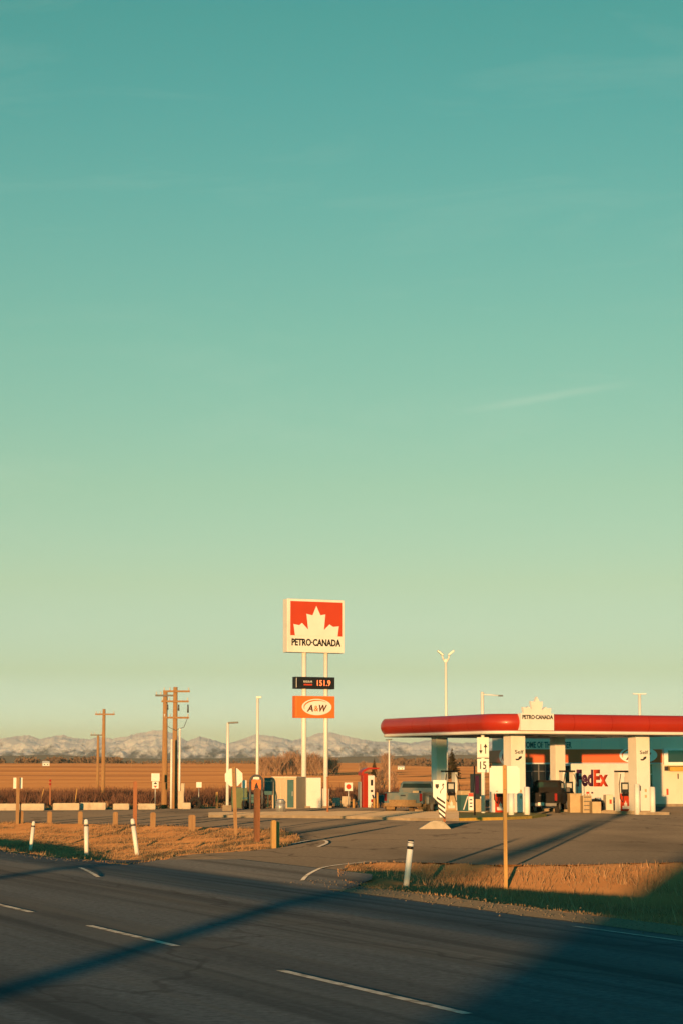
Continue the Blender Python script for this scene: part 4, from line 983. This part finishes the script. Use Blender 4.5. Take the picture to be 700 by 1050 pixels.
MB().tube([(.3, -.3, zk(815)), (.36, -.42, zk(820)), (.25, -.44, zk(825)), (.4, -.36, zk(826.5))], .05, 8).build('hose', 'black', t)
MB().box((.3, -.3, zk(821)), (.2, .08, .2)).build('nozzle_holder', 'tail', t)
for px, ty, lab, w in [(386.5, 813, 'taller yellow guard post right of the vacuum kiosk', .05), (383.3, 819, 'shorter yellow guard post close by the vacuum kiosk', .06), (362.3, 820, 'pale guard post just left of the vacuum kiosk', .06)]:
    g = ground(px, 828.6); tag(MB().cyl((0, 0, -.05), (0, 0, zat(ty, g.y)), w+.02, w+.02, 10).sphere((0, 0, zat(ty, g.y)), w+.02, (1, 1, .6)).build('guard_pipe', 'yellow_wood'), lab, 'post', 'pipe posts around the vacuum kiosk').location = g
g = ground(387, 826.8); t = T('refuse_bin', 'low dark teal refuse container behind the yellow guard posts', 'bin', g, R(8))
MB().prism([(-.42, 0), (.42, 0), (.5, .66), (-.5, .66)], 'y', -.35, .35).build('body', 'teal', t); MB().box((0, 0, .7), (1.04, .76, .08), bev=.02).build('lid', 'teal', t)
# shed
a, b_ = ground(279, 829), ground(304, 829); c = (a+b_)/2; Y = c.y; t = T('storage_shed', 'low beige sided storage enclosure with dark teal doors', 'shed', (c.x, Y, 0), R(-20)); h = zat(797.3, Y); w = (b_-a).length/math.cos(R(20))
MB().box((0, .8, h/2), (w, 1.6, h)).build('wall', 'greyshed', t)
MB().box((0, .8, h+.03), (w+.1, 1.7, .06)).build('roof', 'cream', t)
b = MB()
for k in range(9): b.box((-w/2+.1+k*w/9.0, -.012, h/2), (.03, .02, h-.06))
b.build('siding_batten', 'greyshed', t)
d_ = MB().box((w*.27, -.03, h*.48), (.42, .06, h*.9)).build('door', 'teal', t); MB().box((w*.27+.14, -.07, h*.48), (.04, .03, .3)).build('handle', 'steel', d_)
a, b_ = ground(303.5, 829), ground(317.5, 828.3); c = (a+b_)/2
t = T('white_cabinet', 'white utility cabinet at the foot of the left sign pole', 'cabinet', (c.x, c.y+.25, 0), R(12)); hc = zat(797.5, c.y); wc = (b_-a).length
MB().box((0, .4, hc/2), (wc, .8, hc), bev=.02).build('body', 'white', t)
MB().box((0, -.008, hc*.5), (.02, .012, hc*.9)).build('door_gap', 'darksteel', t); MB().box((.07, -.02, hc*.5), (.03, .03, .2)).build('handle', 'steel', t)
g = ground(288, 834.6); t = T('litter_bin', 'round grey metal litter bin with domed lid on the pavement', 'bin', (g.x, g.y, .13)); h = zat(823, g.y)-.13
MB().cyl((0, 0, 0), (0, 0, h), .25, .27, 16).build('body', 'steel', t); MB().cyl((0, 0, h), (0, 0, h+.05), .29, .29, 16).cyl((0, 0, h+.05), (0, 0, h+.2), .27, .16, 16).build('lid', 'steel', t)
b = MB()
for k in range(12): b.box((.265*math.cos(k*.5236), .265*math.sin(k*.5236), h/2), (.02, .02, h*.85))
b.build('slats', 'darksteel', t)
# quad bike
g = ground(260.5, 829.3); t = T('quad_bike', 'dark teal quad bike parked behind the orange brown post', 'quad bike', g, R(-12))
for x in (-.46, .46):
    for y in (-.55, .55):
        w_ = MB().cyl((x-.13, y, .27), (x+.13, y, .27), .27, .27, 16).build('tyre', 'rubber', t); MB().cyl((x-.135, y, .27), (x+.135, y, .27), .13, .13, 10).build('rim', 'darksteel', w_)
MB().box((0, 0, .5), (.5, 1.3, .3), bev=.1).build('body', 'teal', t)
for y in (-.55, .58): MB().box((0, y, .66), (1.1, .5, .1), bev=.04).build('fender', 'teal', t)
MB().box((0, .2, .82), (.3, .7, .16), bev=.06).build('seat', 'black', t)
MB().tube([(-.42, -.25, 1.06), (-.18, -.35, 1.02), (.18, -.35, 1.02), (.42, -.25, 1.06)], .025, 8).cyl((0, -.35, .7), (0, -.3, 1.03), .04, .03, 8).build('handlebar', 'black', t)
MB().box((0, -.6, .82), (.42, .3, .22), bev=.06).build('headlight_cowl', 'teal', t)
# air hose station
g = ground(263.5, 829.8); Y = g.y; t = T('air_station', 'grey arched air hose station with orange panel behind the brown post', 'air pump', (g.x, g.y-.9, 0), R(5))
h = zat(794.5, Y); pts = [(-.38, 0, 0), (-.38, 0, h-.42)]+[(.38*math.cos(R(180-k*15)), 0, h-.42+.38*math.sin(R(180-k*15))) for k in range(1, 12)]+[(.38, 0, h-.42), (.38, 0, 0)]
MB().tube(pts, .07, 8).build('arch_frame', 'darksteel', t)
MB().box((0, .02, h-.62), (.56, .1, .62), bev=.02).build('panel', 'orange', t)
MB().prism([(-.13, h-.82), (.15, h-.82), (.08, h-.62), (.03, h-.45), (-.05, h-.55)], 'y', -.045, -.033).build('figure_mark', 'ink', t)
MB().box((0, .02, h-.2), (.4, .09, .18), bev=.02).build('header', 'steel', t)
MB().tube([(.4, -.08, h-.9), (.5, -.1, .9), (.46, -.12, .35), (.3, -.1, .25)], .035, 8).build('hose', 'black', t)
tagt = T('green_cabinet', 'dull green utility box behind the stop sign post', 'cabinet', ground(246, 828.5), R(10))
MB().box((0, .3, .65), (1.0, .6, 1.3), bev=.03).build('body', mat('dull_green', (.12, .16, .08), .15, 3, .7), tagt); MB().box((0, .3, 1.32), (1.06, .66, .05)).build('lid', 'darksteel', tagt)
# dead plants at the sign's foot
def shrub(label, px, by, r, h, m, seed):
    rnd = random.Random(seed); g = ground(px, by); v, f = [], []
    for k in range(160):
        a = rnd.uniform(0, 6.28); L_ = rnd.uniform(.3, 1); q = Vector((math.cos(a)*r*L_*rnd.random(), math.sin(a)*r*L_*rnd.random(), h*L_)); b2 = rnd.uniform(0, 6.28); d = Vector((math.cos(b2), math.sin(b2), 0))*.03; i = len(v)
        p = Vector((rnd.gauss(0, r*.25), rnd.gauss(0, r*.25), 0)); v += [tuple(p-d), tuple(p+d), tuple(p+q+d*.6), tuple(p+q-d*.6)]; f.append((i, i+1, i+2, i+3))
    o = pydata('shrub', v, f, m); o.location = g; return tag(o, label, 'shrub')
shrub('dark leafless shrub between the two poles of the price sign', 319, 827, .5, .7, 'brush', 3)
shrub('reddish dry shrub left of the right sign pole', 325.5, 826.5, .5, .55, 'brush', 4)

# ------------------------------------------------------------------ what stands behind the viewer and throws the long shadows
tz = math.tan(SUN_AZ)
q0 = ground(430, 1042); bX = q0.x-tz*(q0.y+30)
t = T('roadside_building', 'plain pale roadside building behind the viewpoint', 'building', (bX, -30, 0), 0)
MB().prism([(0, 0), (9.2, 0), (9.2, 3.95), (3.5, 3.95), (0, 1.62)], 'y', -8, 0).build('wall', 'cream', t); MB().prism([(-.06, 1.6), (0, 1.62), (3.5, 3.96), (9.3, 3.96), (9.3, 4.06), (3.46, 4.06)], 'y', -8.1, .1).build('roof', 'grey_panel', t)
MB().box((2.2, .03, 1.05), (1, .05, 2.1)).build('door', 'teal', t)
for x in (4.9, 7.2): MB().box((x, .03, 1.6), (1.5, .05, 1.2)).build('window', 'glass', t)
ts = math.tan(SUN_EL)/math.cos(SUN_AZ)
bx_ = 4.75-tz*(119+36)
t = T('billboard', 'roadside billboard on a single post standing behind the viewpoint', 'billboard', (bx_, -36, 0), 0)
za_, zb2 = 2.0+155*ts, 4.45+155*ts
MB().box((0, 0, (za_+zb2)/2), (3.5, .2, zb2-za_), bev=.03).build('panel', 'white', t)
for s in (0.,): MB().cyl((s, .2, -.1), (s, .2, zb2), .3, .26, 12).build('post', 'steel', t)
# unseen pole, its bends added to lay the shadow over highway and forecourt
YB = -34.
P_ = lambda x, y: (x-tz*(y-YB), (y-YB)*ts)
base_ = P_(-.7, 42)[0]; up = P_(4.2, 58)
pts = [(base_, -.1), (base_, P_(0, 49)[1]), (up[0]-.1, up[1]-.12), (up[0], up[1]+.1), P_(6.9, 71), P_(11.8, 97)]
rad = [.34, .3, .24, .36, .42, .4]
t = T('shadow_pole', 'thick unseen pole with a crank added to shape its long shadow', 'pole', (0, YB, 0), 0)
b = MB()
for (p, q, r0, r1) in zip(pts, pts[1:], rad, rad[1:]): b.cyl((p[0], 0, p[1]), (q[0], 0, q[1]), r0, r1, 14); b.sphere((q[0], 0, q[1]), r1)
b.build('pole', 'steel', t)
MB().cyl((base_, 0, 0), (base_, 0, .25), .55, .5, 14).build('footing', 'concrete', t)
# ------------------------------------------------------------------ air, light, sky
hz = MB().box((0, 8900, 130), (8200, 18200, 380)).build('haze', 'white')
hm = bpy.data.materials.new('haze_air'); hm.use_nodes = True; nt = hm.node_tree; nt.nodes.remove(nt.nodes['Principled BSDF'])
pv = nt.nodes.new('ShaderNodeVolumePrincipled'); pv.inputs['Density'].default_value = 3.8e-5; pv.inputs['Color'].default_value = (.86, .9, .88, 1)
nt.links.new(pv.outputs[0], nt.nodes['Material Output'].inputs['Volume'])
hz.data.materials.clear(); hz.data.materials.append(hm); tag(hz, 'thin pale haze over the plain', 'haze', kind='stuff')

sun = bpy.data.lights.new('sun', 'SUN'); sun.energy = 4.8; sun.angle = R(.5); sun.color = (1.0, .525, .2)
so = bpy.data.objects.new('sun', sun); col.objects.link(so)
dirv = Vector((math.sin(SUN_AZ)*math.cos(SUN_EL), math.cos(SUN_AZ)*math.cos(SUN_EL), -math.sin(SUN_EL)))
so.rotation_euler = dirv.to_track_quat('-Z', 'Y').to_euler(); so.location = (-20, -60, 30)

w = bpy.data.worlds.new('World'); scene.world = w; w.use_nodes = True; nt = w.node_tree; N = nt.nodes; L = nt.links
bg = N['Background']; bg.inputs['Strength'].default_value = .15
sky = N.new('ShaderNodeTexSky'); sky.sky_type = 'NISHITA'; sky.sun_disc = False; sky.sun_elevation = SUN_EL; sky.sun_rotation = math.pi+SUN_AZ
sky.air_density = .7; sky.dust_density = .2; sky.ozone_density = 1.5
tc = N.new('ShaderNodeTexCoord'); sp = N.new('ShaderNodeSeparateXYZ'); L.new(tc.outputs['Generated'], sp.inputs[0])
ramp = N.new('ShaderNodeValToRGB'); ramp.color_ramp.interpolation = 'LINEAR'
SKY_TINT = [(0.0, (0.306, 0.449, 0.862)), (0.0212, (0.306, 0.449, 0.862)), (0.0457, (0.262, 0.314, 0.371)), (0.0883, (0.307, 0.309, 0.241)), (0.1356, (0.302, 0.327, 0.211)), (0.2058, (0.259, 0.354, 0.214)), (0.2741, (0.204, 0.362, 0.223)), (0.3182, (0.166, 0.361, 0.225)), (0.3566, (0.142, 0.358, 0.219)), (0.43, (0.085, 0.33, 0.32)), (0.5, (0.075, 0.31, 0.34)), (1.0, (0.06, 0.25, 0.3))]
e = ramp.color_ramp.elements
e[0].position = SKY_TINT[0][0]; e[0].color = (*SKY_TINT[0][1], 1); e[1].position = SKY_TINT[-1][0]; e[1].color = (*SKY_TINT[-1][1], 1)
for p_, c_ in SKY_TINT[1:-1]:
    q = e.new(p_); q.color = (*c_, 1)
L.new(sp.outputs['Z'], ramp.inputs[0])
mul = N.new('ShaderNodeVectorMath'); mul.operation = 'MULTIPLY'; L.new(sky.outputs[0], mul.inputs[0]); L.new(ramp.outputs[0], mul.inputs[1])
sc_ = N.new('ShaderNodeVectorMath'); sc_.operation = 'SCALE'; sc_.inputs['Scale'].default_value = 4.0
back = N.new('ShaderNodeValToRGB'); be = back.color_ramp.elements
be[0].position = .40; be[0].color = (.24, .95, 1, 1); be[1].position = .8; be[1].color = (1, 1, 1, 1)
hy = N.new('ShaderNodeMath'); hy.operation = 'MULTIPLY_ADD'; hy.inputs[1].default_value = .5; hy.inputs[2].default_value = .5; L.new(sp.outputs['Y'], hy.inputs[0]); L.new(hy.outputs[0], back.inputs[0])
mb_ = N.new('ShaderNodeVectorMath'); mb_.operation = 'MULTIPLY'; L.new(mul.outputs[0], mb_.inputs[0]); L.new(back.outputs[0], mb_.inputs[1]); L.new(mb_.outputs[0], sc_.inputs[0])
# faint high cirrus and one thin trail
dv = N.new('ShaderNodeVectorMath'); dv.operation = 'DIVIDE'; cy = N.new('ShaderNodeCombineXYZ')
my = N.new('ShaderNodeMath'); my.operation = 'MAXIMUM'; my.inputs[1].default_value = .05; L.new(sp.outputs['Y'], my.inputs[0])
for q in range(3): L.new(my.outputs[0], cy.inputs[q])
L.new(tc.outputs['Generated'], dv.inputs[0]); L.new(cy.outputs[0], dv.inputs[1])
cm_ = N.new('ShaderNodeMapping'); cm_.inputs['Rotation'].default_value = (0, R(9), 0); cm_.inputs['Scale'].default_value = (5, 1, 26); L.new(dv.outputs[0], cm_.inputs[0])
cn = N.new('ShaderNodeTexNoise'); cn.inputs['Scale'].default_value = 1.0; cn.inputs['Detail'].default_value = 7; cn.inputs['Roughness'].default_value = .62; cn.inputs['Distortion'].default_value = .8; L.new(cm_.outputs[0], cn.inputs['Vector'])
cr = N.new('ShaderNodeMapRange'); cr.inputs['From Min'].default_value = .52; cr.inputs['From Max'].default_value = .8; cr.inputs['To Max'].default_value = .08; L.new(cn.outputs['Fac'], cr.inputs['Value'])
dsp = N.new('ShaderNodeSeparateXYZ'); L.new(dv.outputs[0], dsp.inputs[0])
def tang(px, py):
    x, y, z = ray(px, py); return x/y, z/y
(u0, w0), (u1, w1) = tang(470, 421), tang(645, 392)
def mnode(op, a, b):
    q = N.new('ShaderNodeMath'); q.operation = op
    for i_, c_ in enumerate((a, b)):
        if isinstance(c_, (int, float)): q.inputs[i_].default_value = c_
        else: L.new(c_, q.inputs[i_])
    return q.outputs[0]
sl = (w1-w0)/(u1-u0)
wob_ = mnode('MULTIPLY', mnode('SUBTRACT', cn.outputs['Fac'], .5), .006)
dd_ = mnode('ABSOLUTE', mnode('ADD', mnode('SUBTRACT', mnode('SUBTRACT', dsp.outputs['Z'], w0), mnode('MULTIPLY', mnode('SUBTRACT', dsp.outputs['X'], u0), sl)), wob_), 0)
mk = N.new('ShaderNodeMapRange'); mk.interpolation_type = 'SMOOTHSTEP'; mk.inputs['From Min'].default_value = .0032; mk.inputs['From Max'].default_value = 0; mk.inputs['To Max'].default_value = .13; L.new(dd_, mk.inputs['Value'])
ex = N.new('ShaderNodeMapRange'); ex.interpolation_type = 'SMOOTHSTEP'; ex.inputs['From Min'].default_value = (u1-u0)*.62; ex.inputs['From Max'].default_value = (u1-u0)*.1
L.new(mnode('ABSOLUTE', mnode('SUBTRACT', dsp.outputs['X'], (u0+u1)/2), 0), ex.inputs['Value'])
cf = mnode('ADD', cr.outputs[0], mnode('MULTIPLY', mk.outputs[0], ex.outputs[0]))
cx_ = N.new('ShaderNodeMix'); cx_.data_type = 'RGBA'; cx_.inputs['B'].default_value = (3.6, 3.9, 3.0, 1); L.new(cf, cx_.inputs['Factor']); L.new(sc_.outputs[0], cx_.inputs['A'])
L.new(cx_.outputs['Result'], bg.inputs['Color'])

vs = scene.view_settings; vs.view_transform = 'Standard'; vs.look = 'None'; vs.exposure = 0.5; vs.gamma = 1
scene.cycles.volume_bounces = 0
scene.cycles.max_bounces = 6
